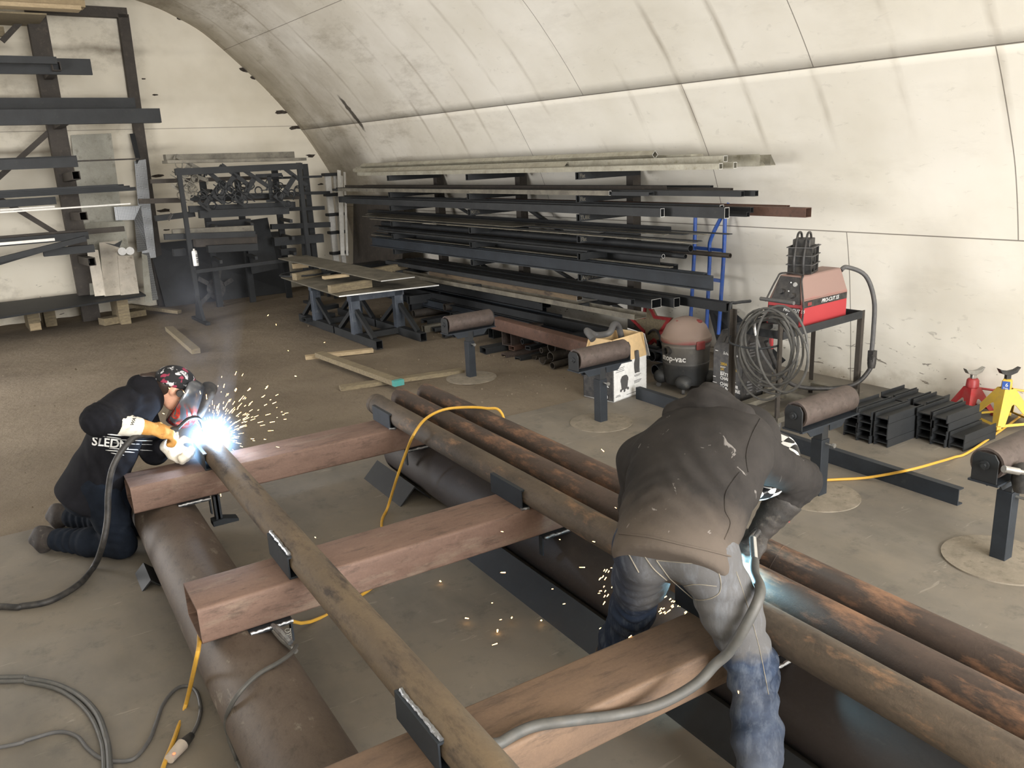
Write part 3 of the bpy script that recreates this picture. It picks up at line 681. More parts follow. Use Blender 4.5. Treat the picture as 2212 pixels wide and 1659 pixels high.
jk = J.mesh('hoodie', 'work_jacket', .0105, person)
jb = caster_of(jk)
Hd = SDF()
Hd.ell(HD - sp * .02 + A(0, 0, -.005), (.130, .142, .128), (lat, sp, bk), .03); Hd.chain([NK - lat * .13 + bk * .07 - sp * .02, NK + bk * .105 + sp * .01, NK + lat * .12 + bk * .07 - sp * .03], [.045, .052, .045], .05)
Hd.fold(NK + bk * .1, .12, nvec(sp + lat * .3), .05, .009, .4); Hd.mesh('hood', 'work_jacket', .010, person)
m = seam_line(jb, [(1330, 1152), (1400, 1160), (1470, 1176), (1540, 1192), (1600, 1208)], .0035); part_label(m.build('hem_seam', 'work_jacket', person, world=True), 'stitched hem of the hoodie') if m.v else None
for i, pl in enumerate(([(1642, 905), (1622, 945), (1612, 985), (1616, 1020)], [(1598, 1020), (1570, 1060), (1566, 1100), (1578, 1130), (1565, 1165)])):
    m = seam_line(jb, pl, .002)
    if m.v: m.build('stitching', 'work_jacket', person, world=True)
# jeans
Q = SDF()
Q.loft([(P0 + sp * .06, .165, .112), (P0 - sp * .05 + bk * .02, .172, .120)], lat, .05)
for q, h0, k0, a0 in ((1, RH, RK, RA_), (-1, LH, LK, LA_)):
    Q.ell(h0 + bk * .035 - sp * .04, (.088, .09, .09), None, .05)
    Q.chain([h0 - sp * .03, h0 + (k0 - h0) * .5, k0, k0 + (a0 - k0) * .5, a0 + A(0, 0, -.01)], [.100, .090, .074, .073, .068], .045)
    Q.fold(k0, .13, nvec(a0 - h0) + A(.5, -.2 * q, 0), .062, .010, q); Q.fold(a0 + A(0, 0, .07), .09, A(0, 0, 1), .04, .009, q * 2.); Q.fold(h0 + (k0 - h0) * .35, .11, nvec(A(.3, .2, 1) * A(1, 1, q)), .06, .008, q + 1.); Q.fold(k0 + (a0 - k0) * .45, .11, nvec(A(.2, q, 1.2)), .085, .008, q * 3.)
Q.cut(A(0, 0, .045), A(0, 0, -1), .01)
jn = Q.mesh('jeans', 'work_jeans', .010, person); qb = caster_of(jn)
M['stitch'] = grunge('stitch', '6e685e', '8a8272', None, 20, .9)
for nm, pl, r in (('back_pocket', [(1418, 1210), (1480, 1216), (1543, 1222), (1555, 1278), (1511, 1296), (1468, 1274), (1418, 1210)], .0014), ('pocket_stitch', [(1478, 1266), (1505, 1262), (1548, 1266)], .0012), ('pocket_slit', [(1358, 1196), (1380, 1236)], .002), ('seat_seam', [(1392, 1200), (1412, 1228), (1440, 1253)], .0022), ('side_seam', [(1590, 1235), (1612, 1300), (1640, 1400), (1660, 1500)], .0012)):
    m = seam_line(qb, pl, r)
    if m.v: m.build(nm, 'stitch', person, world=True)
for a0, d0 in ((RA_, A(.9, .35, 0)), (LA_, A(.9, .25, 0))):
    d0 = nvec(d0); T = SDF(); b0 = A(a0[0], a0[1], 0)
    T.cap(b0 + A(0, 0, .16), b0 + A(0, 0, .07), .055, .050, .02); T.loft([(b0 - d0 * .05 + A(0, 0, .045), .040, .045), (b0 + d0 * .09 + A(0, 0, .045), .048, .043), (b0 + d0 * .17 + A(0, 0, .038), .046, .034)], np.cross(d0, A(0, 0, 1)), .03)
    T.cut(A(0, 0, .003), A(0, 0, -1), .006); T.mesh('boot', 'boot_brown', .008, person)
# gauntlet gloves and torch
for nm, e0, w0, so in (('right', RE, RW, 1), ('left', LE, LW, -1)):
    d = nvec(w0 - e0); G = SDF(); G.cap(e0 + (w0 - e0) * .30, w0, .074, .043, .02); G.cut(e0 + (w0 - e0) * .33, -d, .01); G.fold(e0 + (w0 - e0) * .7, .06, d, .035, .004); g = G.mesh('gauntlet', 'leather_black', .008, person)
hand_glove('glove', 'leather_black', RW, nvec(A(-.75, -.15, -.5)), nvec(A(.1, .9, .35)), True, person, 62, 1.1)
hand_glove('glove', 'leather_black', LW, nvec(A(.3, -.6, -.35)), nvec(A(.6, .5, .3)), False, person, 50, 1.1)
m = seam_line(jb, [(1700, 1130), (1690, 1150)], .003)
m = MB(); rp = RE + (RW - RE) * .62; m.tube([rp + A(.05, -.02, .03), rp + A(.065, -.02, -.01), rp + A(.06, -.015, -.05)], .006, 6, smooth=4); part_label(m.build('glove_trim', 'red_paint', person, world=True), 'red trim on the glove cuff')
# welding helmet with a checkered shell, lowered over the face
t = NT('checker_shell'); ck = t.n.new('ShaderNodeTexChecker'); ck.inputs['Scale'].default_value = 22; ck.inputs[1].default_value = lin('d8d8d4'); ck.inputs[2].default_value = lin('1a1a1c'); t.link(t.x.outputs['Object'], ck.inputs[0]); M['checker_shell'] = t.out(ck.outputs[0], .4)
hl_ = thing('welding_helmet', 'black and white checkered welding helmet on the bending person, seen under the raised arm', 'helmet', tuple(HD))
up_h = nvec(sp + A(0, 0, .5)); Hm = SDF(); rt = np.cross(look, up_h); HC = HD + look * .10 - up_h * .03 + lat * .05
Hm.ell(HC, (.13, .12, .17), (rt, look, up_h), .02); Hm.cut(HC - look * .02, -look, .01); Hm.mesh('shell', 'checker_shell', .009, hl_)
# torch in the right hand with its cable running over the near beam
tg = thing('welding_torch', 'welding torch of the bending person, its thick grey cable looping over the near beam', 'welding torch', (2.16, 1.94, .6))
tip = Vector((2.06, 1.985, .60)); hb0 = Vector(RW) + Vector((-.03, .0, .0))
m = MB(); m.tube([hb0 + Vector((-.02, -.035, .03)), hb0 + Vector((-.04, .0, -.02)), hb0 + Vector((-.09, .02, -.05))], .017, 12, smooth=4); m.build('handle', 'black_plastic', tg, world=True)
m = MB(); m.tube([hb0 + Vector((-.09, .02, -.05)), hb0 + Vector((-.12, .03, -.06)), tip], [.012, .011, .010], 10, smooth=4); m.build('nozzle', 'mill_steel', tg, world=True)
cp = [PWY(1626, 1162, 1.885), PWY(1628, 1185, 1.86), PWY(1630, 1212, 1.83)]
m = MB(); m.tube([hb0 + Vector((-.02, -.035, .03)), cp[0]], .012, 10); m.tube(cp, .0135, 12, smooth=4); m.build('swivel', 'chrome', tg, world=True)
def off_leg(px, py, lift=.035, y=1.7):
    p = on_skin(qb, px, py, lift); return p if p is not None else PWY(px, py, y)
cab = [cp[2]] + [off_leg(1630, 1240), off_leg(1622, 1285), off_leg(1604, 1335), off_leg(1578, 1385), PWY(1545, 1435, 1.60), PWY(1500, 1480, 1.62), PWY(1420, 1523, 1.66), PWY(1330, 1545, 1.705), PZ(1240, 1556, ZT + .016), PZ(1150, 1570, ZT + .016), PZ(1085, 1603, ZT + .02), PZ(1045, 1640, ZT + .01), Vector((.66, 1.45, .40)), Vector((.62, 1.32, .2)), Vector((.9, 1.0, .02)), Vector((1.2, .5, .016))]
m = MB(); m.tube(cab, .0165, 12, smooth=7); m.build('cable', 'hose_grey', tg, world=True)
# ------------------------------------------------------------------ kneeling person welding at the far beam
V3 = lambda v: np.array(v, float)
pk = lambda px, py, y: V3(PWY(px, py, y))
PV, CH, NB = pk(205, 1032, 5.0), pk(262, 905, 4.96), pk(325, 838, 4.93)
kn = thing('person', 'kneeling person in a black hoodie, dark jeans and tan gauntlets, welding at the far beam', 'person', (.3, 5.0, 0))
ks = nvec(NB - PV); klat = nvec(A(.12, -1, .05)); klat = nvec(klat - ks * (klat @ ks)); kf = np.cross(klat, ks); kf = kf if kf[0] > 0 else -kf
KH = pk(378, 838, 4.92); klook = nvec(A(.80, -.16, -.58)); kup = nvec(A(.58, -.05, .8))
RS2, RE2, RW2 = pk(268, 868, 4.80), pk(212, 908, 4.67), pk(318, 925, 4.70)
LS2, LE2, LW2 = pk(300, 872, 5.12), pk(335, 975, 5.02), pk(358, 962, 4.86)
RH2, LH2 = PV + klat * .10, PV - klat * .10
RK2, LK2 = pk(262, 1172, 4.86), pk(290, 1150, 5.14); RK2[2] = .075; LK2[2] = .075
RA2, LA2 = pk(118, 1160, 5.16), pk(150, 1118, 5.48); RA2[2] = .085; LA2[2] = .085
BK = SDF(); BK.loft([(PV, .15, .10), (PV + ks * .18, .13, .09), (CH, .16, .10), (NB - ks * .06, .13, .07)], klat)
for h0, k0, a0 in ((RH2, RK2, RA2), (LH2, LK2, LA2)): BK.chain([h0, k0, a0], [.075, .05, .035], .04)
for s0, e0, w0 in ((RS2, RE2, RW2), (LS2, LE2, LW2)): BK.chain([s0, e0, w0], [.045, .036, .026], .03)
BK.chain([NB - ks * .03, NB + (KH - NB) * .6], [.055, .052], .02); figure_head(BK, KH, klook, kup, .095); BK.mesh('body', 'skin', .012, kn)
HJ = SDF()
HJ.loft([(PV - ks * .12, .188, .155), (PV + ks * .05, .190, .150), (PV + ks * .20 - kf * .01, .185, .14), (CH, .195, .14), (NB - ks * .06, .15, .10), (NB + ks * .0, .085, .075)], klat, .05)
HJ.chain([RS2, RE2, RE2 + (RW2 - RE2) * .5], [.085, .075, .058], .05); HJ.chain([LS2, LE2, LE2 + (LW2 - LE2) * .7], [.085, .070, .055], .05)
HJ.chain([NB - klat * .07 - kf * .04 - ks * .03, NB - kf * .07 - ks * .01, NB + klat * .07 - kf * .04 - ks * .03], [.038, .042, .038], .04)
HJ.cut(PV - ks * .165, nvec(-ks), .02)
HJ.fold(RE2, .10, nvec(RE2 - RS2), .04, .009, .5); HJ.fold(CH + klat * .1 - ks * .05, .14, nvec(ks + kf), .06, .006, 1.); HJ.fold(PV + ks * .1 + klat * .12, .14, nvec(ks * .7 + kf), .07, .006, 2.); HJ.fold(RS2, .1, nvec(ks - kf), .05, .006, 0.)
hj = HJ.mesh('hoodie', 'black_hoodie', .009, kn); hb = caster_of(hj)
KJ = SDF(); KJ.loft([(PV + ks * .03, .165, .12), (PV - ks * .10, .165, .13)], klat, .05)
for q, h0, k0, a0 in ((1, RH2, RK2, RA2), (-1, LH2, LK2, LA2)):
    KJ.chain([h0, h0 + (k0 - h0) * .55, k0, k0 + (a0 - k0) * .45, a0 + (a0 - k0) * -.06], [.105, .088, .075, .078, .066], .04)
    KJ.fold(k0 + (a0 - k0) * .7, .1, nvec(a0 - k0), .05, .008, q); KJ.fold(k0 + A(0, 0, .1), .1, A(.3, 0, 1), .05, .007, q * 2.)
KJ.cut(A(0, 0, .004), A(0, 0, -1), .01); kj = KJ.mesh('jeans', 'dark_jeans', .010, kn)
for k0, a0 in ((RK2, RA2), (LK2, LA2)):
    d0 = nvec((a0 - k0) * A(1, 1, 0)); T = SDF(); T.cap(a0 - d0 * .04, a0 + d0 * .05, .055, .056, .02)
    T.loft([(a0 + d0 * .065 + A(0, 0, .03), .046, .045), (a0 + d0 * .09 - A(0, 0, .03), .048, .040), (a0 + d0 * .08 - A(0, 0, .06), .046, .03)], np.cross(d0, A(0, 0, 1)), .03)
    T.cap(a0 + d0 * .10 + A(0, 0, .045), a0 + d0 * .14 - A(0, 0, .01), .030, .034, .03); T.cut(A(0, 0, .003), A(0, 0, -1), .006); b = T.mesh('boot', 'boot_brown', .008, kn)
    m = MB(); m.tube([Vector(a0 + d0 * (.045 + .0) + nvec(np.cross(d0, A(0, 0, 1))) * .054 * math.cos(x) + A(0, 0, .054) * math.sin(x)) for x in np.linspace(0, 2 * PI, 20)], .004, 5, False); m.build('boot_lace', 'black_rubber', b, world=True) if False else None
# hair under a bandana cap
HR = SDF(); HR.ell(KH - klook * .05 + kup * .01, (.082, .072, .095), (klat, klook, kup), .02); HR.chain([KH - klook * .10 + kup * .01, KH - klook * .125 - kup * .0, NB - kf * .07 + ks * .04], [.032, .03, .02], .03); grunge('dark_hair', '1d1512', '33241c', None, 30, .5); HR.mesh('hair', 'dark_hair', .008, kn)
t = NT('bandana'); v = t.n.new('ShaderNodeTexVoronoi'); v.inputs['Scale'].default_value = 26; t.link(t.x.outputs['Object'], v.inputs[0])
col = t.mix(t.ramp(t.noise(24, 2, offset=3), [(.56, 0.0), (.60, 1.0)]), '131316', 'b9b9bc'); col = t.mix(t.ramp(t.noise(18, 2, offset=8), [(.60, 0.0), (.64, 1.0)]), col, '8a2c44'); M['bandana'] = t.out(col, .8)
BN = SDF(); BN.ell(KH + kup * .030 - klook * .012, (.094, .118, .098), (klat, klook, kup), .02); BN.cut(KH + kup * .012 - klook * .02, nvec(-kup + klook * .12), .008); BN.mesh('bandana_cap', 'bandana', .007, kn)
# gauntlets: right one in view with its cream cuff
d = nvec(RW2 - RE2); G = SDF(); G.cap(RE2 + (RW2 - RE2) * .36, RE2 + (RW2 - RE2) * .86, .066, .050, .02); G.cut(RE2 + (RW2 - RE2) * .38, -d, .006); G.cut(RE2 + (RW2 - RE2) * .88, d, .006); cuff = G.mesh('gauntlet_cuff', 'leather_cream', .007, kn); cb = caster_of(cuff)
G = SDF(); G.cap(RE2 + (RW2 - RE2) * .84, RW2 + d * .03, .047, .036, .02); G.mesh('gauntlet_wrist', 'leather_tan', .006, kn)
hand_glove('glove', 'leather_tan', RW2 + d * .02, nvec(A(.85, .05, -.42)), nvec(A(.3, .9, .25)), True, kn, 58, 1.18)
hand_glove('glove', 'leather_cream', LW2, nvec(A(.55, -.35, -.5)), nvec(A(.7, .35, .4)), False, kn, 60, 1.18)
def skin_text(bvh, body, size, o, ang, lift, name, mat, parent, bold=0.0, sub=True, shear=0.0):
    m = MB(); m.text(body, size, (0, 0, 0), (1, 0, 0), (0, 1, 0), depth=0, bold=bold, shear=shear); c, s = math.cos(ang), math.sin(ang); out = []
    for p in m.v:
        q = on_skin(bvh, o[0] + p.x * c + p.y * s, o[1] + p.x * s - p.y * c, lift); out.append(q)
    if any(q is None for q in out): 
        good = [q for q in out if q is not None]
        if not good: return None
        out = [q if q is not None else good[0] for q in out]
    m.v = out; return m.build(name, mat, parent, world=True, smooth=0)
skin_text(hb, 'SLEDN', 26, (200, 961), math.radians(6), .006, 'hoodie_print', 'text_white', kn, .6)
m = MB()
for x0, x1, y, r in ((232, 290, 937, .003), (222, 262, 942, .0022), (240, 330, 948, .002), (245, 330, 956, .002), (228, 290, 972, .003), (236, 330, 968, .0024), (240, 268, 978, .0024)):
    P = [q for q in (on_skin(hb, x0 + (x1 - x0) * i / 8, y + 5 * i / 8, .003) for i in range(9)) if q is not None]
    if len(P) > 2: m.tube(P, [.0006] + [r] * (len(P) - 2) + [.0006], 5)
if m.v: m.build('hoodie_streaks', 'text_white', kn, world=True)
skin_text(cb, 'WATSON', 10, (287, 920), math.radians(-68), .004, 'cuff_print', 'black_plastic', kn, .2)
# helmet
t = NT('flame_helmet'); xyz = t.sep('Object')
f = t.noise(16, 3, .55, (1, 1, .45), offset=2, dist=2.2)
lowm = t.ramp(t.math('ADD', t.math('MULTIPLY', xyz[2], -5.0), t.math('MULTIPLY', xyz[0], -3.5)), [(-.0, 0.0), (.35, 1.0)])
fm = t.math('MULTIPLY', t.ramp(f, [(.44, 0.0), (.47, 1.0), (.55, 1.0), (.59, 0.0)]), lowm)
col = t.mix(t.ramp(t.noise(5, 3), [(.35, 0.0), (.65, .75)]), '84878d', '2c2e33'); col = t.mix(fm, col, 'b0392e'); M['flame_helmet'] = t.out(col, .22, .65)
HEc = KH + klook * .085 - kup * .035
he = thing('welding_helmet', 'silver welding helmet with red flame pattern worn by the kneeling person', 'helmet', tuple(HEc))
E_ = SDF(); E_.ell(HEc - klook * .02, (.125, .125, .155), (klat, klook, kup), .02); E_.ell(HEc + klook * .03 - kup * .07, (.10, .085, .095), (klat, klook, kup), .05); E_.cut(HEc - klook * .045 - kup * .02, nvec(-klook), .008); E_.cut(HEc + kup * .125, kup, .03); E_.mesh('shell', 'flame_helmet', .0075, he)
E_ = SDF(); c0 = HEc + klook * .085 + kup * .045; E_.loft([(c0 - kup * .065, .088, .048), (c0 + kup * .06, .088, .048)], klat, .02); E_.cut(c0 + klook * .035, klook, .006); vz = E_.mesh('visor_frame', 'dark_panel', .007, he)
m = MB(); m.slab([Vector(c0 + klook * .037 + klat * a + kup * b) for a, b in ((-.055, -.04), (.055, -.04), (.055, .04), (-.055, .04))], tuple(klook * .004)); m.build('lens', 'black_plastic', vz, world=True)
m = MB(); kp = KH + klat * .105 + kup * .01; m.cyl(kp, kp + klat * .02, .02, n=14); m.build('pivot_knob', 'black_plastic', he, world=True)
# gun and lead
gn = thing('welding_gun', 'welding gun of the kneeling person, its black cable falling to the floor', 'welding torch', (.6, 4.72, .6))
gw = Vector(RW2 + d * .06); m = MB(); m.tube([gw + Vector((-.06, -.01, -.01)), gw + Vector((.02, .0, -.02)), gw + Vector((.10, .02, -.02))], .018, 10, smooth=4); m.build('handle', 'black_plastic', gn, world=True)
m = MB(); m.tube([gw + Vector((.10, .02, -.02)), gw + Vector((.17, .04, .02)), gw + Vector((.23, .06, .0)), ARC1 + Vector((-.03, .01, .03))], .010, 10, smooth=5); m.build('swan_neck', 'mill_steel', gn, world=True)
lead = [gw + Vector((-.06, -.01, -.01)), PWY(290, 945, 4.66), PWY(262, 975, 4.62), PWY(242, 1015, 4.60), PWY(234, 1065, 4.60), PWY(232, 1120, 4.58), PWY(222, 1175, 4.55), PZ(204, 1222, .02), PZ(170, 1262, .016), PZ(110, 1297, .016), PZ(50, 1309, .016), PZ(0, 1310, .016), PZ(-300, 1290, .016), PZ(-1200, 1260, .016)]
m = MB(); m.tube(lead, .0165, 10, smooth=6); m.build('cable', 'black_rubber', gn, world=True)
# ------------------------------------------------------------------ arcs, sparks, cables on the floor
emit('arc_core', 'ffffff', 60); emit('spark_hot', 'ffc070', 14)
a = MB(); a.sphere(ARC1, .030, 10); tag(a.build('weld_arc', 'arc_core', world=True), 'blinding white welding arc at the end of the left rail pipe', 'welding arc')
# overexposed glow of the arc, added as an emitting volume
def glow(name, c, r, color, power, label):
    m = MB(); m.sphere(c, r, 12); o = m.build(name, 'arc_core', world=True)
    mt = bpy.data.materials.new(name); mt.use_nodes = True; n = mt.node_tree.nodes; n.remove(n['Principled BSDF']); L = mt.node_tree.links
    tc = n.new('ShaderNodeTexCoord'); ln = n.new('ShaderNodeVectorMath'); ln.operation = 'DISTANCE'; ln.inputs[1].default_value = (0, 0, r)
    L.new(tc.outputs['Object'], ln.inputs[0])
    mr = n.new('ShaderNodeMapRange'); mr.inputs[1].default_value = 0; mr.inputs[2].default_value = r; mr.inputs[3].default_value = 1; mr.inputs[4].default_value = 0; L.new(ln.outputs['Value'], mr.inputs[0])
    pw = n.new('ShaderNodeMath'); pw.operation = 'POWER'; pw.inputs[1].default_value = 4.0; L.new(mr.outputs[0], pw.inputs[0])
    ml = n.new('ShaderNodeMath'); ml.operation = 'MULTIPLY'; ml.inputs[1].default_value = power; L.new(pw.outputs[0], ml.inputs[0])
    em = n.new('ShaderNodeEmission'); em.inputs[0].default_value = color; L.new(ml.outputs[0], em.inputs[1]); L.new(em.outputs[0], n['Material Output'].inputs['Volume'])
    o.data.materials.clear(); o.data.materials.append(mt); return tag(o, label, 'welding glow')
glow('arc_halo', ARC1, .24, (.35, .62, 1.0, 1), 110, 'bluish glow halo round the welding arc')
# thin grey-blue smoke drifting up from the arc
m = MB(); m.lathe([(0, 0), (.10, 0.02), (.20, .4), (.33, .9), (.30, 1.2), (0, 1.3)], ARC1 + Vector((.05, .1, .05)), 20)
o = m.build('weld_smoke', 'arc_core', world=True); mt = bpy.data.materials.new('weld_smoke'); mt.use_nodes = True; n = mt.node_tree.nodes; n.remove(n['Principled BSDF']); L = mt.node_tree.links
tc = n.new('ShaderNodeTexCoord'); nz = n.new('ShaderNodeTexNoise'); nz.inputs['Scale'].default_value = 4.5; L.new(tc.outputs['Object'], nz.inputs['Vector'])
sx = n.new('ShaderNodeSeparateXYZ'); L.new(tc.outputs['Object'], sx.inputs[0])
cmb = n.new('ShaderNodeCombineXYZ'); L.new(sx.outputs[0], cmb.inputs[0]); L.new(sx.outputs[1], cmb.inputs[1]); rl = n.new('ShaderNodeVectorMath'); rl.operation = 'LENGTH'; L.new(cmb.outputs[0], rl.inputs[0])
mr = n.new('ShaderNodeMapRange'); mr.inputs[1].default_value = .30; mr.inputs[2].default_value = .04; mr.inputs[3].default_value = 0; mr.inputs[4].default_value = 1; L.new(rl.outputs['Value'], mr.inputs[0])
m2 = n.new('ShaderNodeMapRange'); m2.inputs[1].default_value = .45; m2.inputs[2].default_value = .7; m2.inputs[3].default_value = .15; m2.inputs[4].default_value = 1; L.new(nz.outputs['Fac'], m2.inputs[0])
m3 = n.new('ShaderNodeMapRange'); m3.inputs[1].default_value = 1.2; m3.inputs[2].default_value = .2; m3.inputs[3].default_value = 0; m3.inputs[4].default_value = 1.1; L.new(sx.outputs[2], m3.inputs[0])
k1 = n.new('ShaderNodeMath'); k1.operation = 'MULTIPLY'; L.new(mr.outputs[0], k1.inputs[0]); L.new(m2.outputs[0], k1.inputs[1]); k2 = n.new('ShaderNodeMath'); k2.operation = 'MULTIPLY'; L.new(k1.outputs[0], k2.inputs[0]); L.new(m3.outputs[0], k2.inputs[1])
vs = n.new('ShaderNodeVolumeScatter'); vs.inputs[0].default_value = (.75, .78, .9, 1); L.new(k2.outputs[0], vs.inputs[1]); L.new(vs.outputs[0], n['Material Output'].inputs['Volume'])
o.data.materials.clear(); o.data.materials.append(mt); tag(o, 'thin grey-blue weld smoke drifting up from the kneeling person\'s arc', 'smoke', kind='stuff')
rs = random.Random(12); m = MB()
def spark(p, d, L, r): m.tube([p, p + d * L], [r, r * .6], 4)
for i in range(230):
    d = Vector((rs.gauss(.55, .55), rs.gauss(-.1, .5), rs.gauss(.55, .5))).normalized(); q = rs.random()
    R_ = .07 + .42 * q ** 1.8; p = ARC1 + d * R_ - Vector((0, 0, .22 * R_ * R_)); spark(p, (d - Vector((0, 0, .5 * R_))).normalized(), rs.uniform(.008, .035) * (1.0 if q < .8 else .7), rs.uniform(.0008, .0017))
for px, py, z in ((1005, 1335, .03), (1105, 1335, .03), (1212, 1285, .05), (1195, 1318, .02), (1262, 1352, .02), (950, 1255, .02), (1258, 1310, .05), (1170, 1340, .02), (1075, 1360, .02), (596, 700, .3), (580, 680, .35), (622, 757, .2), (637, 812, .2), (680, 1160, .1), (700, 740, .2)):
    p = PZ(px, py, z); spark(p, Vector((rs.uniform(-1, 1), rs.uniform(-1, 1), rs.uniform(-1, .4))).normalized(), rs.uniform(.008, .022), rs.uniform(.002, .004))
tag(m.build('weld_sparks', 'spark_hot', world=True), 'orange weld sparks flying from the kneeling person\'s arc and falling over the floor', 'sparks', kind='stuff')
m = MB()
for i in range(70):
    d = Vector((rs.gauss(-.3, .4), rs.gauss(.35, .5), rs.gauss(-.35, .3))); p = ARC2 + d * rs.uniform(.15, .75)
    if p.z < .02 or (p - Vector((1.7, 1.85, p.z))).length < .1: continue
    spark(p, d.normalized(), rs.uniform(.006, .022), rs.uniform(.0012, .0025))
for i in range(22):
    p = PZ(rs.uniform(1295, 1345), rs.uniform(1225, 1300), .35); spark(p, Vector((-.5, .2, -.8)), rs.uniform(.006, .018), .002)
for i in range(40):
    p = PZ(rs.uniform(1405, 1490), rs.uniform(1285, 1325), rs.uniform(.32, .40)); spark(p, Vector((-.5, .2, -.3)), rs.uniform(.006, .02), .0022)
tag(m.build('weld_sparks', 'spark_hot', world=True), 'orange weld sparks spraying below the bending person between the legs and pipes', 'sparks', kind='stuff')
a = MB(); a.sphere(ARC2 + Vector((0, 0, -.01)), .012, 8); tag(a.build('weld_arc', 'arc_core', world=True), 'small welding arc between the rusty pipes in front of the bending person', 'welding arc')

# yellow extension cord
yc = [PZ(2330, 770, .02), PZ(2260, 850, .012), PZ(2212, 893, .012), PZ(2100, 972, .012), PZ(2060, 988, .014), PZ(2020, 1000, .07), PZ(1985, 1010, .118), PZ(1955, 1017, .118), PZ(1915, 1025, .06), PZ(1860, 1033, .012), PZ(1775, 1038, .012), PZ(1660, 1052, .012), PZ(1500, 1010, .012), Vector((2.95, 3.35, .012)), Vector((2.62, 3.9, .012)), Vector((2.44, 4.05, .30)), PZ(1085, 895, .60), PZ(1050, 882, ZP + R_P + .012), PZ(1000, 880, ZP + R_P + .014), PZ(955, 886, ZP + R_P + .012), PZ(918, 906, ZP + R_P + .01), PZ(893, 940, ZP + R_P - .02), PWX(878, 975, 1.84), PWX(858, 1030, 1.80), PZ(838, 1095, .03), PZ(824, 1135, .012), Vector((1.45, 3.75, .012)), Vector((.95, 3.52, .012)), Vector((.76, 3.46, .2)), Vector((.60, 3.45, .345)), Vector((.47, 3.36, .33)), Vector((.415, 3.18, .318)), PWY(430, 1392, 3.05), PWY(424, 1424, 3.0), PZ(402, 1520, .012), PZ(375, 1600, .012), PZ(352, 1659, .012), PZ(310, 1800, .012), PZ(250, 2500, .012)]
m = MB(); m.tube(yc, .0085, 8, smooth=6); tag(m.build('extension_cord', 'yellow_cord', world=True), 'yellow extension cord crossing the floor and draped over the three rusty pipes', 'cord')
# ground clamp on the runner
gc = thing('ground_clamp', 'spring ground clamp gripping the middle beam on the scuffed runner, with its thin grey cable', 'clamp', (.80, 2.95, .3))
c0 = PZ(610, 1368, .33); c1 = PZ(640, 1400, .30)
m = MB(); m.tube([PZ(588, 1350, .345), PZ(608, 1366, .34), PZ(628, 1388, .325)], [.008, .016, .012], 8, smooth=3); part_label(m.build('upper_jaw', 'weld_bead', gc, world=True), 'upper jaw')
m = MB(); m.tube([PZ(590, 1362, .325), PZ(612, 1384, .31), PZ(640, 1408, .29)], [.007, .012, .010], 8, smooth=3); m.build('lower_jaw', 'bright_steel', gc, world=True)
m = MB(); m.tube([c0.lerp(c1, .5) + Vector((.011 * math.cos(x), .009 * math.sin(x), .011 * math.sin(x) * .5 + x * .0016)) for x in np.linspace(0, 10 * PI, 60)], .0022, 5); m.build('spring', 'bright_steel', gc, world=True)
gcab = [PZ(640, 1395, .30), PZ(628, 1412, .33), PZ(600, 1432, .342), PZ(560, 1455, .345), PZ(525, 1487, .33), PZ(500, 1522, .28), PZ(488, 1555, .2), PZ(494, 1592, .12), PZ(508, 1630, .06), PZ(522, 1662, .02), PZ(600, 1800, .012), PZ(750, 2400, .012)]
m = MB(); m.tube(gcab, .0085, 8, smooth=6); m.build('cable', 'hose_grey', gc, world=True)
# cables lying at the lower left
def floor_cable(px, r, mat, label, cat='cable', name='floor_cable', lift=0.0):
    m = MB(); m.tube([PZ(x, y, r + .001 + lift) for x, y in px], r, 9, smooth=7); return tag(m.build(name, mat, world=True), label, cat)
floor_cable([(-1300, 1520), (-500, 1480), (0, 1464), (60, 1467), (120, 1478), (170, 1502), (208, 1540), (228, 1590), (236, 1640), (240, 1800), (250, 2500)], .012, 'hose_grey', 'thick grey cable curving in from the left picture edge to the bottom')
floor_cable([(-1300, 1540), (-500, 1492), (0, 1472), (60, 1475), (118, 1487), (162, 1512), (196, 1548), (216, 1592), (224, 1640), (228, 1800), (238, 2500)], .009, 'hose_grey', 'thinner grey cable running alongside the thick cable on its inner side')
floor_cable([(-1200, 1700), (-400, 1680), (0, 1614), (60, 1598), (125, 1581), (165, 1590), (190, 1618), (218, 1638), (250, 1644), (290, 1638), (322, 1600), (338, 1560), (352, 1522), (378, 1490), (405, 1482), (425, 1496), (433, 1530), (428, 1560), (414, 1588)], .0075, 'grey_rubber', 'dark cord looping over the floor to the plug on the yellow cord')
pl = thing('cord_plug', 'dark plug joined to a translucent lit socket end beside the yellow cord', 'plug', tuple(PZ(390, 1615)))
m = MB(); m.cyl(PZ(414, 1588, .02), PZ(394, 1608, .022), .014, .022, 10); m.build('plug_body', 'black_rubber', pl, world=True)
emit('neon_orange', 'ff7a50', 1.2); flat('clear_socket', 'b8aca0', .3)
m = MB(); m.cyl(PZ(394, 1608, .022), PZ(366, 1640, .022), .024, .019, 12); m.build('socket', 'clear_socket', pl, world=True)
m = MB(); q = PZ(376, 1628, .045); m.sphere(q, .006, 6, sc=(1, 1, .6)); m.build('neon', 'neon_orange', pl, world=True)
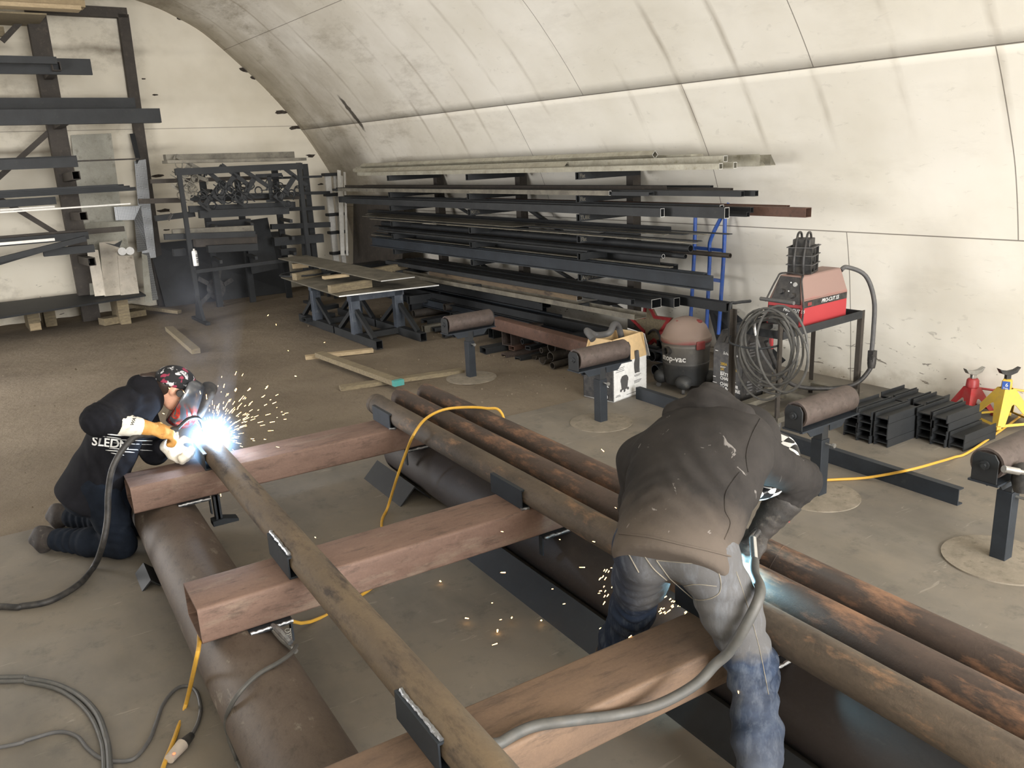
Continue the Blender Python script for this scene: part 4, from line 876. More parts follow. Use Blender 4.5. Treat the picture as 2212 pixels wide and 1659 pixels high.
# ------------------------------------------------------------------ right-hand side of the hall
def roller_stand(x, y, label, zc=0.56, r=0.079, L=0.50, yaw=0.05, ang=0.0, disc=0.25, handle=False):
    t = thing('roller_stand', label, 'roller stand', (x, y, 0), yaw, 'pipe roller stands in a line')
    m = MB(); m.lathe([(disc, 0.0), (disc, 0.006), (disc * .6, 0.014), (0.0, 0.02)], n=40)
    if handle: m.lathe([(disc + .02, 0.0), (disc + .02, .008), (disc, .008)], n=40)
    m.build('base_plate', 'concrete_mud', t)
    m = MB(); m.prism(rect(.076, .076), (0, 0, .016), (0, 0, zc - .20), hole=rect(.064, .064)); post = m.build('post', 'blue_steel', t, bevel=.003)
    m = MB(); m.cyl((0, -.038, zc - .225), (0, -.085, zc - .225), .007, n=8); m.cyl((0, -.085, zc - .225), (0, -.10, zc - .225), .015, n=6); m.build('clamp_bolt', 'bright_steel', post)
    m = MB(); m.prism(rect(.06, .06), (0, 0, zc - .30), (0, 0, zc - .095), hole=rect(.05, .05)); m.build('inner_tube', 'mill_steel', t)
    m = MB(); m.box((0, 0, zc - .09), (L + .05, .14, .01))
    for s in (-1, 1):
        for q in (-1, 1):
            yy = q * .033; pts = [(s * .03, yy, zc - .096), (s * .20, yy, zc - .096), (s * .15, yy, zc - .15), (s * .03, yy, zc - .15)]
            m.slab(pts, (0, q * .006, 0))
    m.build('cradle_plate', 'blue_steel', t)
    for s in (-1, 1):
        m = MB(); xx = s * (L / 2 + .012)
        pts = [(xx, -.06, zc - .085), (xx, .06, zc - .085), (xx, .06, zc + .03), (xx, .04, zc + .06), (xx, -.04, zc + .06), (xx, -.06, zc + .03)]
        m.slab(pts, (s * .008, 0, 0)); b = m.build('end_bracket', 'black_steel', t, bevel=.002)
        m = MB(); m.cyl((xx + s * .008, 0, zc), (xx + s * .018, 0, zc), .022, n=20); m.cyl((xx + s * .018, 0, zc), (xx + s * .03, 0, zc), .012, n=6); m.build('axle_nut', 'mill_steel', b)
    m = MB(); m.pipe((-L / 2, 0, zc), (L / 2, 0, zc), r, .012, 40)
    for s in (-1, 1): m.cyl((s * (L / 2 - .02), 0, zc), (s * (L / 2 - .012), 0, zc), r - .013, n=32)
    m.build('roller', 'roller_rust', t)
    return t
roller_stand(3.76, 6.98, 'roller stand on the dirt floor in front of the steel pile, farthest of the line', 0.575)
roller_stand(3.875, 5.05, 'roller stand on the slab right in front of the printed cardboard box', 0.565)
roller_stand(4.01, 3.07, 'roller stand beside the red cutter cart, crossed by the yellow cord', 0.575)
roller_stand(4.06, 1.99, 'roller stand at the picture edge with a round weld-ringed base and brass bolt', 0.585, handle=True)
m = MB(); p = PWY(2168, 1013, 1.87); p2 = PWY(2200, 1019, 1.84); p3 = PWY(2262, 1030, 1.80); m.cyl(p, p2, .017, n=14); m.cyl(p2, p3, .012, n=14)
pb = thing('ratchet_bar', 'chrome bar with a black head lying across the nearest roller stand cradle', 'tool', (4.1, 1.85, .55))
m.build('shaft', 'chrome', pb, world=True)
m = MB(); q = PWY(2208, 1032, 1.86); m.lathe([(.0, -.07), (.03, -.07), (.045, -.02), (.045, .05), (.02, .07), (0, .07)], q, 16); m.build('head', 'black_plastic', pb, world=True)

# long dark channel lying on the slab
m = MB(); m.prism(turn(channel(.104, .05, .007, .008), 90), (4.512, 2.484, .052), (4.512, 5.378, .052))
tag(m.build('channel_beam', 'blue_steel', world=True), 'long blue-grey steel channel lying on edge across the slab behind the standing person', 'steel beam')

# stacked I-beam offcuts by the wall
def offcut(x, y, z, L, label, dep=0.108, bf=0.058):
    m = MB(); t_ = .007
    hh = [(-dep / 2, -bf / 2), (-dep / 2 + t_, -bf / 2), (-dep / 2 + t_, -t_ / 2), (dep / 2 - t_, -t_ / 2), (dep / 2 - t_, -bf / 2), (dep / 2, -bf / 2), (dep / 2, bf / 2), (dep / 2 - t_, bf / 2), (dep / 2 - t_, t_ / 2), (-dep / 2 + t_, t_ / 2), (-dep / 2 + t_, bf / 2), (-dep / 2, bf / 2)]
    m.prism(hh, (0, 0, bf / 2), (L, 0, bf / 2))
    return tag(m.build('beam_offcut', 'black_steel', loc=(x, y, z), rotz=0.03), label, 'steel offcut', 'short I-beam offcuts stacked by the wall')
ro = random.Random(4)
cols = [(5.07, 3.63, 4), (5.04, 3.50, 4), (5.05, 3.375, 4), (5.37, 3.255, 4), (5.36, 3.13, 4), (5.38, 3.01, 2)]
LV = ['bottom', 'second from the bottom', 'third from the bottom', 'top']
for ci, (x, y, n) in enumerate(cols):
    for k in range(n):
        where = (LV[k] if n == 4 else ('bottom', 'top')[k])
        offcut(x + ro.uniform(-.012, .012), y + ro.uniform(-.004, .004), k * .0585, .42 + ro.uniform(-.02, .03), 'dark I-beam offcut, %s piece of the %s column from the cart' % (where, ORD[ci]))
for ci, (x, y, n) in enumerate([(5.53, 3.66, 4), (5.51, 3.53, 4), (5.53, 3.40, 4)]):
    for k in range(n):
        offcut(x + ro.uniform(-.01, .01), y, k * .0585, .30, 'dark I-beam offcut, %s piece, back row, %s column from cart' % (LV[k], ORD[ci]))

# jack stands
def jack_stand(x, y, yaw, paint, saddle_m, hb, base, label, text=False):
    t = thing('jack_stand', label, 'jack stand', (x, y, 0), yaw)
    m = MB(); b, tp = base / 2, .042; z0, z1 = .03, hb
    c0 = [(-b, -b), (b, -b), (b, b), (-b, b)]; c1 = [(-tp, -tp), (tp, -tp), (tp, tp), (-tp, tp)]
    th = .004
    for i in range(4):
        (ax, ay), (bx_, by_) = c0[i], c0[(i + 1) % 4]; (cx, cy), (dx, dy) = c1[(i + 1) % 4], c1[i]
        P = lambda s, z: Vector((ax, ay, z0)).lerp(Vector((bx_, by_, z0)), s).lerp(Vector((dx, dy, z1)).lerp(Vector((cx, cy, z1)), s), z)
        out = [(0, 0), (.16, 0), (.22, .06), (.26, .10), (.34, .42), (.42, .56), (.5, .6), (.58, .56), (.66, .42), (.74, .10), (.78, .06), (.84, 0), (1, 0), (1, 1), (0, 1)]
        n = (P(1, 0) - P(0, 0)).cross(P(0, 1) - P(0, 0)).normalized()
        # side plate with an arched opening, as two leg panels and a top panel
        pan = [[(0, 0), (.17, 0), (.32, .40), (.42, .55), (.42, 1), (0, 1)], [(1, 0), (1, 1), (.58, 1), (.58, .55), (.68, .40), (.83, 0)], [(.42, .55), (.5, .58), (.58, .55), (.58, 1), (.42, 1)], [(.17, 0), (.83, 0), (.80, .07), (.20, .07)]]
        for pl in pan: m.slab([P(s, z) for s, z in pl], n * -th)
    for sx, sy in c0: m.box((sx * .97, sy * .97, .02), (.035, .035, .04))
    m.build('pyramid_base', paint, t, smooth=30)
    m = MB(); m.lathe([(.040, hb - .01), (.048, hb), (.044, hb + .055), (.034, hb + .07), (.026, hb + .07)], n=4 if text else 16)
    m.build('collar', paint, t, bevel=.006)
    m = MB(); m.box((0, 0, hb + .06), (.036, .03, .1)); m.slab([(-.085, -.02, hb + .155), (-.06, -.02, hb + .115), (-.018, -.02, hb + .10), (.018, -.02, hb + .10), (.06, -.02, hb + .115), (.085, -.02, hb + .155), (.045, -.02, hb + .135), (0, -.02, hb + .128), (-.045, -.02, hb + .135)], (0, .04, 0))
    m.build('saddle', saddle_m, t, bevel=.003)
    m = MB(); m.cyl((.03, -.03, hb - .005), (.13, -.075, hb - .02), .009, n=10); m.sphere((.135, -.077, hb - .021), .013, 6); m.build('handle', paint, t)
    if text:
        m = MB(); m.box((0, 0, 0), (.05, .002, .062), mi=0); m.text('6', .04, (-.005, -.0015, -.008), (1, 0, 0), (0, 0, 1), 1); m.text('Ton', .02, (-.018, -.0015, -.027), (1, 0, 0), (0, 0, 1), 1)
        o = m.build('label_plate', ['blue_paint', 'text_white'], t, smooth=0); o.location = (-.029, -.029, hb + .027); o.rotation_euler = (0, 0, math.radians(-45))
    return t
jack_stand(6.16, 3.12, math.radians(-25), 'yellow_paint', 'black_plastic', .275, .33, 'tall yellow jack stand with a black saddle and blue 6 ton label', True)
jack_stand(6.22, 3.405, math.radians(-20), 'red_paint', 'bright_steel', .21, .24, 'smaller dusty red jack stand behind the stacked offcuts')

# welding cart with plasma cutter
CX, CY, CYAW = 5.26, 4.29, 0.10
t = thing('equipment_cart', 'steel angle-iron cart on casters against the wall under the red plasma cutter', 'cart', (CX, CY, 0), CYAW)
hl, hw, zt = .53, .225, .77
for sx, sy in ((-1, -1), (-1, 1), (1, -1), (1, 1)):
    m = MB(); m.prism(turn(angle(.04, .04, .005), {(-1, -1): 0, (1, -1): 90, (1, 1): 180, (-1, 1): 270}[(sx, sy)]), (sx * hl, sy * hw, .10 if sx < 0 else .0), (sx * hl, sy * hw, zt + (.12 if sx < 0 else 0)), up=(0, 1, 0)); m.build('post', 'rack_brown', t)
m = MB(); w = .075
for sy in (-1, 1): m.prism(turn(channel(w, .04, .006, .006), 0), (-hl - .03, sy * (hw - .03), .115), (hl, sy * (hw - .03), .115))
for xx in (-hl + .03, 0.05, hl - .04): m.prism(channel(w, .04, .006, .006), (xx, -hw, .114), (xx, hw, .114))
m.build('base_frame', 'dusty_steel', t)
m = MB()
for sy in (-1, 1): m.prism(rect(.006, .06), (-hl, sy * hw, zt - .03), (hl, sy * hw, zt - .03))
for xx in (-hl, hl): m.prism(rect(.006, .06), (xx, -hw, zt - .03), (xx, hw, zt - .03))
m.box((0, 0, zt - .05), (2 * hl, 2 * hw, .004)); m.build('tray', 'mill_steel', t)
for sy in (-1, 1):
    m = MB(); m.box((-hl + .02, sy * (hw - .03), .082), (.05, .04, .012)); m.slab([(-hl - .005, sy * (hw - .03) - .016, .08), (-hl + .045, sy * (hw - .03) - .016, .08), (-hl + .03, sy * (hw - .03) - .016, .03), (-hl + .01, sy * (hw - .03) - .016, .03)], (0, .003, 0))
    c = m.build('caster', 'bright_steel', t)
    m = MB(); yy = sy * (hw - .03); m.cyl((-hl + .02, yy - .012, .036), (-hl + .02, yy + .012, .036), .036, n=20); m.build('wheel', 'grey_rubber', c)
# hose hoop and hook rods at the front of the cart
m = MB(); m.tube([(-hl - .02, -hw + .01, zt - .10), (-hl - .14, -.1, zt - .12), (-hl - .15, .12, zt - .11), (-hl - .02, hw, zt - .09)], .008, 8, smooth=6)
m.tube([(-hl - .01, hw + .02, zt - .1), (-hl - .01, hw + .02, zt + .14), (-hl + .06, hw + .02, zt + .155), (-hl + .25, hw + .03, zt + .14)], .012, 8, smooth=5)
m.build('hook_rod', 'mill_steel', t)

# plasma cutter
t = thing('plasma_cutter', 'dusty red and black plasma cutter standing on the steel cart', 'plasma cutter', (CX - .23, CY - .04, zt - .046), CYAW)
L, hwb, H = .62, .155, .40
def sect(x, k): return [(x, -hwb, .015), (x, -hwb, .225), (x, -.085, H), (x, .085, H), (x, hwb, .225), (x, hwb, .015)]
m = MB(); A = sect(0.0, 0); B = sect(L, 0); A[2] = (.07, -.092, H - .005); A[3] = (.07, .092, H - .005); A[1] = (.012, -hwb, .19); A[4] = (.012, hwb, .19)
m.add(A + B, [(0, 1, 7, 6), (1, 2, 8, 7), (2, 3, 9, 8), (3, 4, 10, 9), (4, 5, 11, 10), (5, 0, 6, 11), (5, 4, 3, 2, 1, 0), (6, 7, 8, 9, 10, 11)])
t_ = NT('cutter_red'); xyz = t_.sep('Object'); dn = t_.noise(6, 4)
col = t_.mix(t_.ramp(t_.math('ADD', xyz[2], t_.math('MULTIPLY', dn, .05)), [(.20, .05), (.26, .92)]), 'a02a30', '86736a'); M['cutter_red'] = t_.out(col, .6)
body = m.build('housing', 'cutter_red', t, bevel=.012, smooth=30)
m = MB(); m.slab([(-.004, -hwb + .02, .02), (-.004, hwb - .02, .02), (-.004, hwb - .02, .165), (-.004, -hwb + .02, .165)], (.01, 0, 0)); m.build('lower_grille', 'black_plastic', t, bevel=.003)
fa, fb = Vector((.014, 0, .19)), Vector((.072, 0, H - .012)); fd = (fb - fa).normalized(); fn = Vector((-fd.z, 0, fd.x))
m = MB(); m.slab([fa + fn * .004 + Vector((0, -.132, 0)), fa + fn * .004 + Vector((0, .132, 0)), fb + fn * .004 + Vector((0, .088, 0)), fb + fn * .004 + Vector((0, -.088, 0))], fn * -.01); fp = m.build('control_panel', 'dark_panel', t, bevel=.003)
for yy, s_, r_, mt in ((.045, .42, .022, 'black_plastic'), (-.06, .72, .020, 'bright_steel'), (-.055, .30, .022, 'black_plastic')):
    c0 = fa.lerp(fb, s_) + Vector((0, yy, 0)) + fn * .004; m = MB(); m.cyl(c0, c0 + fn * (.02 if mt != 'bright_steel' else .006), r_, r_ * .85, 18); m.build('knob' if mt != 'bright_steel' else 'gauge', mt, fp)
for yy, s_ in ((-.02, .78), (-.015, .46)):
    c0 = fa.lerp(fb, s_) + Vector((0, yy, 0)) + fn * .004; m = MB(); m.cyl(c0, c0 + fn * .004, .005, n=10); m.build('indicator', 'text_white', fp)
m = MB(); m.box((L / 2, -hwb - .001, .19), (L - .03, .004, .05)); m.box((.1, -hwb - .004, .19), (.05, .002, .026), mi=1); m.text('PRO-CUT 55', .042, (.255, -hwb - .0042, .178), (1, 0, 0), (0, 0, 1), 2, shear=.25); m.box((L / 2, -hwb - .002, .222), (L - .03, .003, .004), mi=3)
m.build('side_stripe', ['black_plastic', 'red_dull', 'text_white', 'dust_tan'], t, smooth=0)
m = MB(); m.text('PRO-CUT 55', .034, (-.006, -.0, .135), (0, -1, 0), (0, 0, 1), shear=.25); m.slab([(-.0062, -.03, .10), (-.0062, -.045, .12), (-.0062, -.038, .12), (-.0062, -.023, .10)], (-.001, 0, 0)); m.build('front_lettering', 'text_white', t, smooth=0)
m = MB(); m.tube([(.0, -hwb - .012, .06), (.0, -hwb - .016, .19), (.055, -.11, .36), (.09, -.085, H + .006), (.09, .085, H + .006), (.055, .11, .36), (.0, hwb + .012, .19)], .007, 8, smooth=5); m.build('carry_strap', 'black_rubber', t)
# black tote basket on top
t = thing('tote_basket', 'black plastic slotted tote with a handle standing on the red plasma cutter', 'tool tote', (CX + .02, CY + .0, zt - .046 + H), CYAW + .35)
for k, (sx, sy) in enumerate(((-1, 0), (1, 0))):
    pass
m = MB(); a, b, h_ = .105, .085, .20
def lattice(P0, P1):
    d = Vector(P1) - Vector(P0); n_ = 2
    for i in range(n_ + 1): m.prism(rect(.014, .008), Vector(P0) + d * (i / n_), Vector(P0) + d * (i / n_) + Vector((0, 0, h_)), up=(d.y, -d.x, 0))
    for z in (0.006, .068, .135, h_): m.prism(rect(.008, .014), Vector(P0) + Vector((0, 0, z)), Vector(P1) + Vector((0, 0, z)))
lattice((-a, -b, 0), (a, -b, 0)); lattice((-a, b, 0), (a, b, 0))
for s in (-1, 1): m.box((s * a, 0, h_ / 2), (.006, 2 * b, h_))
m.box((0, 0, .004), (2 * a, 2 * b, .008)); m.build('basket', 'black_plastic', t)
m = MB()
for z in (.07, .137, h_): m.add([], []); m.prism(rect(.01, .006), (-a - .012, -b - .012, z), (a + .012, -b - .012, z)); m.prism(rect(.01, .006), (-a - .012, b + .012, z), (a + .012, b + .012, z)); m.prism(rect(.01, .006), (-a - .012, -b - .012, z), (-a - .012, b + .012, z)); m.prism(rect(.01, .006), (a + .012, -b - .012, z), (a + .012, b + .012, z))
m.build('rim', 'grey_rubber', t)
m = MB()
for xx in (-a * .55, -a * .05, a * .45): m.box((xx, 0, .14), (.055, .13, .24))
m.build('bottle_insert', 'black_plastic', t, bevel=.006)
for yy in (-.035, .035):
    m = MB(); m.tube([(-a - .02, yy, .0), (-a - .03, yy, .12), (-a * .7, yy, .27), (-.02, yy, .305), (a * .5, yy, .29), (a * .8, yy, .22)], .009, 8, smooth=5); m.build('handle', 'black_plastic', t)
# coil of torch lead hanging on the cart
t = thing('torch_lead_coil', 'grey coil of plasma torch lead hung on the front of the cart', 'cable', (4.66, 4.22, .15))
rc = random.Random(9)
X0 = 4.68
loops = [((1652, 752), 58, 92, -8), ((1655, 745), 55, 80, -6), ((1660, 760), 62, 75, -12), ((1650, 768), 62, 96, -4), ((1664, 742), 60, 70, -14), ((1672, 765), 72, 88, -18), ((1662, 735), 52, 76, -10), ((1668, 748), 66, 84, -14), ((1690, 750), 55, 98, -6)]
m = MB()
for i, ((cx, cy), rx, ry, tilt) in enumerate(loops):
    P = []; ca, sa = math.cos(math.radians(tilt)), math.sin(math.radians(tilt))
    for k in range(29):
        a_ = 2 * PI * k / 28; ux, uy = rx * math.cos(a_), ry * math.sin(a_)
        if uy < 0: uy *= 0.92
        P.append(PWX(cx + ux * ca - uy * sa, cy + ux * sa + uy * ca, X0 - .012 * i + .03 * math.sin(a_ + i)))
    m.tube(P, .0085, 8, caps=False)
m.build('lead', 'hose_grey', t, world=True)
m = MB(); m.tube([PWX(*p, X0 - .05) for p in ((1648, 668), (1634, 685), (1630, 705), (1633, 725))], .012, 10, smooth=5); m.build('torch_tube', 'chrome', t, world=True)
m = MB(); m.tube([PWX(*p, X0 - .05) for p in ((1633, 725), (1645, 760), (1660, 785), (1680, 815))], .009, 8, smooth=5); m.tube([PWX(*p, X0 - .03) for p in ((1643, 645), (1680, 650), (1715, 655))], .014, 10, smooth=4); m.build('torch_handle', 'grey_rubber', t, world=True)
# supply cable from the back of the cutter, with plug
t = thing('power_cable', 'thick black supply cable with a three-pin plug hung at the wall end of the cart', 'cable', (5.6, 4.2, .1))
m = MB(); m.tube([(5.66, 4.23, 1.1), (5.72, 4.22, 1.12), (5.82, 4.12, 1.05), (5.88, 4.07, .85), (5.885, 4.06, .6), (5.88, 4.06, .4)], .018, 10, smooth=6); m.build('upper_run', 'grey_rubber', t, world=True)
m = MB(); m.tube([(5.87, 4.05, .37), (5.85, 4.05, .28), (5.72, 4.1, .17), (5.5, 4.25, .15), (5.3, 4.35, .2), (5.15, 4.38, .35), (5.0, 4.38, .6)], .018, 10, smooth=6); m.build('lower_run', 'black_rubber', t, world=True)
m = MB(); m.box((5.87, 4.045, .40), (.05, .05, .09)); m.lathe([(.028, -.06), (.034, -.02), (.03, .03), (.018, .05)], (5.87, 4.045, .36), 14)
for dz in (-.012, .004, .02): m.cyl((5.85, 4.03, .395 + dz), (5.81, 4.005, .395 + dz), .004, n=6)
m.build('plug', 'black_rubber', t, world=True)
# loose bits on the tray
t_ = [((4.90, 4.18), 'small bright steel bracket lying in the cart tray below the coil'), ]
m = MB(); m.box((4.88, 4.20, zt - .03), (.07, .05, .006), Matrix.Rotation(.5, 3, 'Z')); m.box((4.90, 4.20, zt - .012), (.006, .05, .04), Matrix.Rotation(.5, 3, 'Z')); tag(m.build('bracket', 'bright_steel', world=True), t_[0][1], 'bracket')

# battery charger
t = thing('battery_charger', 'tall black wheeled battery charger with white and yellow lettering beside the cart', 'battery charger', (5.0, 4.63, 0), 0.02)
D, Wd, H = .38, .31, .60
m = MB(); pts = [(0, 0, .02), (D, 0, .02), (D, 0, H), (.10, 0, H), (.0, 0, H - .14)]; m.slab(pts, (0, Wd, 0)); m.build('case', 'black_plastic', t, bevel=.006)
fx = -.0015
m = MB(); R_, U_ = Vector((0, -1, 0)), Vector((0, 0, 1))
def tx(s, size, y, z, mi=0, **k): m.text(s, size, (fx, y, z), R_, U_, mi, **k)
tx('BATTERY', .038, .225, .235, bold=.001); tx('CHARGER', .038, .225, .200, bold=.001); tx('CHARGEUR', .038, .225, .150, bold=.001); tx('DE BATTERIE', .038, .225, .115, bold=.001)
tx('200A', .034, .225, .325, 1); tx('40A', .034, .12, .325, 1); tx('2A', .034, .225, .28, 1); tx('Schumacher', .034, .20, .42, shear=.35)
for z, l_ in ((.312, .06), (.305, .05), (.268, .05), (.261, .05), (.09, .10), (.08, .14), (.07, .11), (.06, .12), (.05, .08)): m.box((fx, .225 - l_ / 2, z), (.001, l_, .003))
for z in (.312, .305, .298): m.box((fx, .075, z), (.001, .085, .003), mi=1)
m.box((fx, .29, .21), (.001, .03, .006)); m.box((fx, .285, .16), (.001, .045, .004)); m.box((fx, .27, .44), (.001, .03, .006))
m.build('front_lettering', ['text_white', 'text_yellow'], t, smooth=0)
sl = Vector((.10, 0, .14)).normalized(); sn = Vector((-sl.z, 0, sl.x)); c0 = Vector((0, 0, H - .14))
m = MB()
for yy in (.235, .19): m.slab([c0 + sl * .06 + sn * .001 + Vector((0, yy + .012, 0)), c0 + sl * .12 + sn * .001 + Vector((0, yy + .012, 0)), c0 + sl * .12 + sn * .001 + Vector((0, yy - .012, 0)), c0 + sl * .06 + sn * .001 + Vector((0, yy - .012, 0))], sn * .005)
m.build('switch', 'dark_panel', t)
m = MB(); q = c0 + sl * .07 + Vector((0, .09, 0)); m.cyl(q, q + sn * .02, .022, .018, 16); m.build('knob', 'black_rubber', t)
m = MB()
for k in range(5):
    for zz in (.42, .10): 
        for xx in (.12,) if zz > .3 else (.10, .22): m.prism(rrect(.07, .012, .005), (xx + .0, .001, zz + k * .026), (xx + .0, -.006, zz + k * .026))
m.build('louvre', 'grey_rubber', t)
for yy in (-.03, Wd + .03):
    m = MB(); m.cyl((D - .05, yy - .018, .075), (D - .05, yy + .018, .075), .075, n=24); m.cyl((D - .05, yy - .02, .075), (D - .05, yy + .02, .075), .03, n=16); m.build('wheel', 'dusty_steel', t)
t = thing('charger_clamp', 'red battery clamp hanging under the cart tray behind the coil', 'clamp', (5.22, 4.52, .48))
m = MB(); m.box((0, 0, .06), (.022, .03, .12)); m.build('handle', 'red_paint', t, bevel=.005)
m = MB(); m.box((0, 0, .145), (.03, .05, .05)); m.tube([(0, 0, .0), (0.0, .0, -.02), (.01, 0, -.03)], .006, 8); m.build('jaw', 'black_rubber', t, bevel=.004)

# wet and dry vacuum
VX, VY = 5.09, 5.37
t = thing('shop_vacuum', 'round black wet and dry vacuum with a dusty red-banded lid beside the charger', 'vacuum cleaner', (VX, VY, 0), 0)
tt = NT('vac_drum'); xyz = tt.sep('Object'); col = tt.mix(tt.ramp(tt.math('ADD', xyz[2], tt.math('MULTIPLY', tt.noise(7), .2)), [(.30, .1), (.55, .75)]), '23272b', '7b7670'); col = tt.mix(tt.ramp(tt.noise(14, 5, offset=3), [(.58, 0.0), (.7, .35)]), col, '77756f'); M['vac_drum'] = tt.out(col, .55)
tt = NT('vac_lid'); xyz = tt.sep('Object'); col = tt.mix(tt.ramp(tt.math('ADD', xyz[2], tt.math('MULTIPLY', tt.noise(7), .05)), [(.455, .1), (.50, .93)]), '8c2f38', '8b7d73'); M['vac_lid'] = tt.out(col, .7)
m = MB(); m.lathe([(.0, .06), (.185, .06), (.195, .09), (.207, .24), (.210, .245), (.210, .255), (.207, .26), (.212, .39), (.216, .40), (.216, .41), (.212, .42), (.218, .445), (.0, .445)], n=48); m.build('drum', 'vac_drum', t, smooth=30)
m = MB(); m.lathe([(.222, .44), (.226, .45), (.224, .482), (.216, .487), (.205, .51), (.175, .575), (.12, .625), (.05, .648), (.0, .650)], n=48); lid = m.build('lid', 'vac_lid', t, smooth=35)
m = MB(); m.sphere((.045, -.10, .615), .04, 8, sc=(1, 1, .45)); m.sphere((-.1, .0, .625), .02, 6, sc=(1, 1, .3)); m.build('handle_recess', 'red_dull', lid)
for an in (20, -100):
    a_ = math.radians(an); m = MB(); m.box((.228 * math.cos(a_), .228 * math.sin(a_), .43), (.022, .085, .075), Matrix.Rotation(a_, 3, 'Z')); m.build('latch', 'red_dull', t, bevel=.008)
for an in (-150, -60, 30, 120):
    a_ = math.radians(an + 12); c0 = Vector((.215 * math.cos(a_), .215 * math.sin(a_), 0))
    m = MB(); m.sphere(c0 + Vector((0, 0, .10)), .075, 8, sc=(1, 1, .85)); f = m.build('caster_foot', 'vac_drum', t)
    m = MB(); m.cyl(c0 * 1.12 + Vector((-.012 * math.sin(a_), .012 * math.cos(a_), .024)), c0 * 1.12 + Vector((.012 * math.sin(a_), -.012 * math.cos(a_), .024)), .024, n=14); m.build('caster', 'grey_rubber', f)
a_ = math.radians(180); c0 = Vector((.212 * math.cos(a_), .212 * math.sin(a_), .375)); dv = Vector((math.cos(a_), math.sin(a_), 0))
m = MB(); m.pipe(c0 - dv * .02, c0 + dv * .03, .04, .012, 24); m.build('hose_port', 'black_plastic', t)
# lettering wrapped round the drum
m = MB(); m.text('shop-vac', .075, (0, 0, 0), (1, 0, 0), (0, 1, 0), bold=.0015)
a0 = math.radians(155)
for i, p in enumerate(m.v):
    an = a0 + p.x / .214; rr_ = .2125 + p.z; m.v[i] = Vector((rr_ * math.cos(an), rr_ * math.sin(an), .285 + p.y))
m.build('drum_lettering', 'text_white', t, smooth=0)

# printed cardboard box with a hose in it
t = thing('cardboard_box', 'open cardboard vacuum box, black and white print with tan flaps, behind a roller stand', 'box', (4.293, 5.409, 0), 0.23)
bw, bd, hb_, hf = .475, .34, .33, .535
m = MB()
for (x0, y0, x1, y1) in ((0, 0, bw, 0), (bw, 0, bw, bd), (bw, bd, 0, bd), (0, bd, 0, 0)):
    d = Vector((x1 - x0, y1 - y0, 0)).normalized(); n_ = Vector((-d.y, d.x, 0))
    m.slab([(x0, y0, 0), (x1, y1, 0), (x1, y1, hb_), (x0, y0, hb_)], n_ * .006, mi=0 if y0 == 0 and y1 == 0 else 1)
m.box((bw / 2, bd / 2, .004), (bw, bd, .008)); m.build('carton', ['text_white', 'black_plastic'], t, smooth=0)
m = MB(); lean = .05
for (x0, y0, x1, y1, ox, oy) in ((0, 0, bw, 0, 0, 1), (bw, 0, bw, bd, -.2, 0), (bw, bd, 0, bd, 0, -1), (0, bd, 0, 0, 1, 0)):
    d = Vector((x1 - x0, y1 - y0, 0)).normalized(); n_ = Vector((-d.y, d.x, 0)); off = Vector((ox, oy, 0)) * lean
    m.slab([(x0, y0, hb_), (x1, y1, hb_), Vector((x1, y1, hf)) + off - d * .03, Vector((x0, y0, hf)) + off + d * .03], n_ * .006)
m.build('flap', 'cardboard', t, smooth=0)
m = MB(); m.slab([(bw + .01, .03, hf - .02), (bw + .05, .25, hf), (bw + .16, .25, .27), (bw + .12, .05, .29)], (.004, 0, .003)); part_label(m.build('side_flap', 'text_white', t, smooth=0), 'white side flap bent outward')
m = MB(); Rr, Uu = Vector((1, 0, 0)), Vector((0, 0, 1)); fy = -.0012
def bx2(x, z, w_, h2, mi): m.box((x, fy, z), (w_, .0012, h2), mi=mi)
m.lathe([(.0, 0), (.04, 0), (.052, .075), (.057, .075), (.055, .10), (.035, .125), (0, .13)], (.15, 0, .085), 20, mi=0)
for i in range(len(m.v)): m.v[i].y = fy + m.v[i].y * .012
m.lathe([(.0, 0), (.03, 0), (.04, .05), (.042, .09), (.03, .12), (.018, .2), (0, .2)], (.33, 0, .20), 16, mi=0)
for i in range(len(m.v)):
    if abs(m.v[i].y) > .013: m.v[i].y = fy * 1.2 + m.v[i].y * .008
for x, z in ((.10, .085), (.2, .085), (.15, .075)): m.sphere((x, fy, z), .014, 5, 0, (1, .1, 1))
for x, z, w_ in ((.09, .29, .12), (.09, .275, .1), (.09, .26, .12), (.34, .18, .10), (.34, .17, .09), (.34, .13, .11), (.34, .12, .10), (.33, .11, .08), (.25, .03, .14), (.06, .05, .05), (.06, .04, .07)): bx2(x, z, w_, .004, 1)
m.build('print', ['grey_rubber', 'grey_rubber'], t, smooth=20)
m = MB()
for s, z, sz in (('18.2', .16, .06), ('2.0', .105, .06), ('200', .05, .06), ('1', .22, .05)): m.text(s, sz, (-.0075 + .0, .15, z - .03), (0, -1, 0), (0, 0, 1), bold=.001)
m.text('PI', .09, (.37, fy - .0005, .23), (0, 0, -1), (1, 0, 0))
for s, z, sz in (('18.2', .1, .05), ('2.0', .05, .05)): m.text(s, sz, (bw + .0015, .04, z - .02), (0, 1, 0), (0, 0, 1), bold=.001)
m.build('box_lettering', 'text_white', t, smooth=0)
m = MB(); m.tube([(-.12, .12, hf + .03), (-.08, .22, hf + .09), (.04, .22, hf + .03), (.10, .12, hf + .05), (.22, .16, hf + .10), (.34, .2, hf + .04), (.36, .18, hf - .14), (.22, .12, hf - .3)], .028, 12, smooth=6)
h_ = m.build('vacuum_hose', 'grey_rubber'); h_.location = (4.293, 5.409, 0); h_.rotation_euler.z = .23
tag(h_, 'dusty ribbed vacuum hose coiled out of the open cardboard box', 'hose')
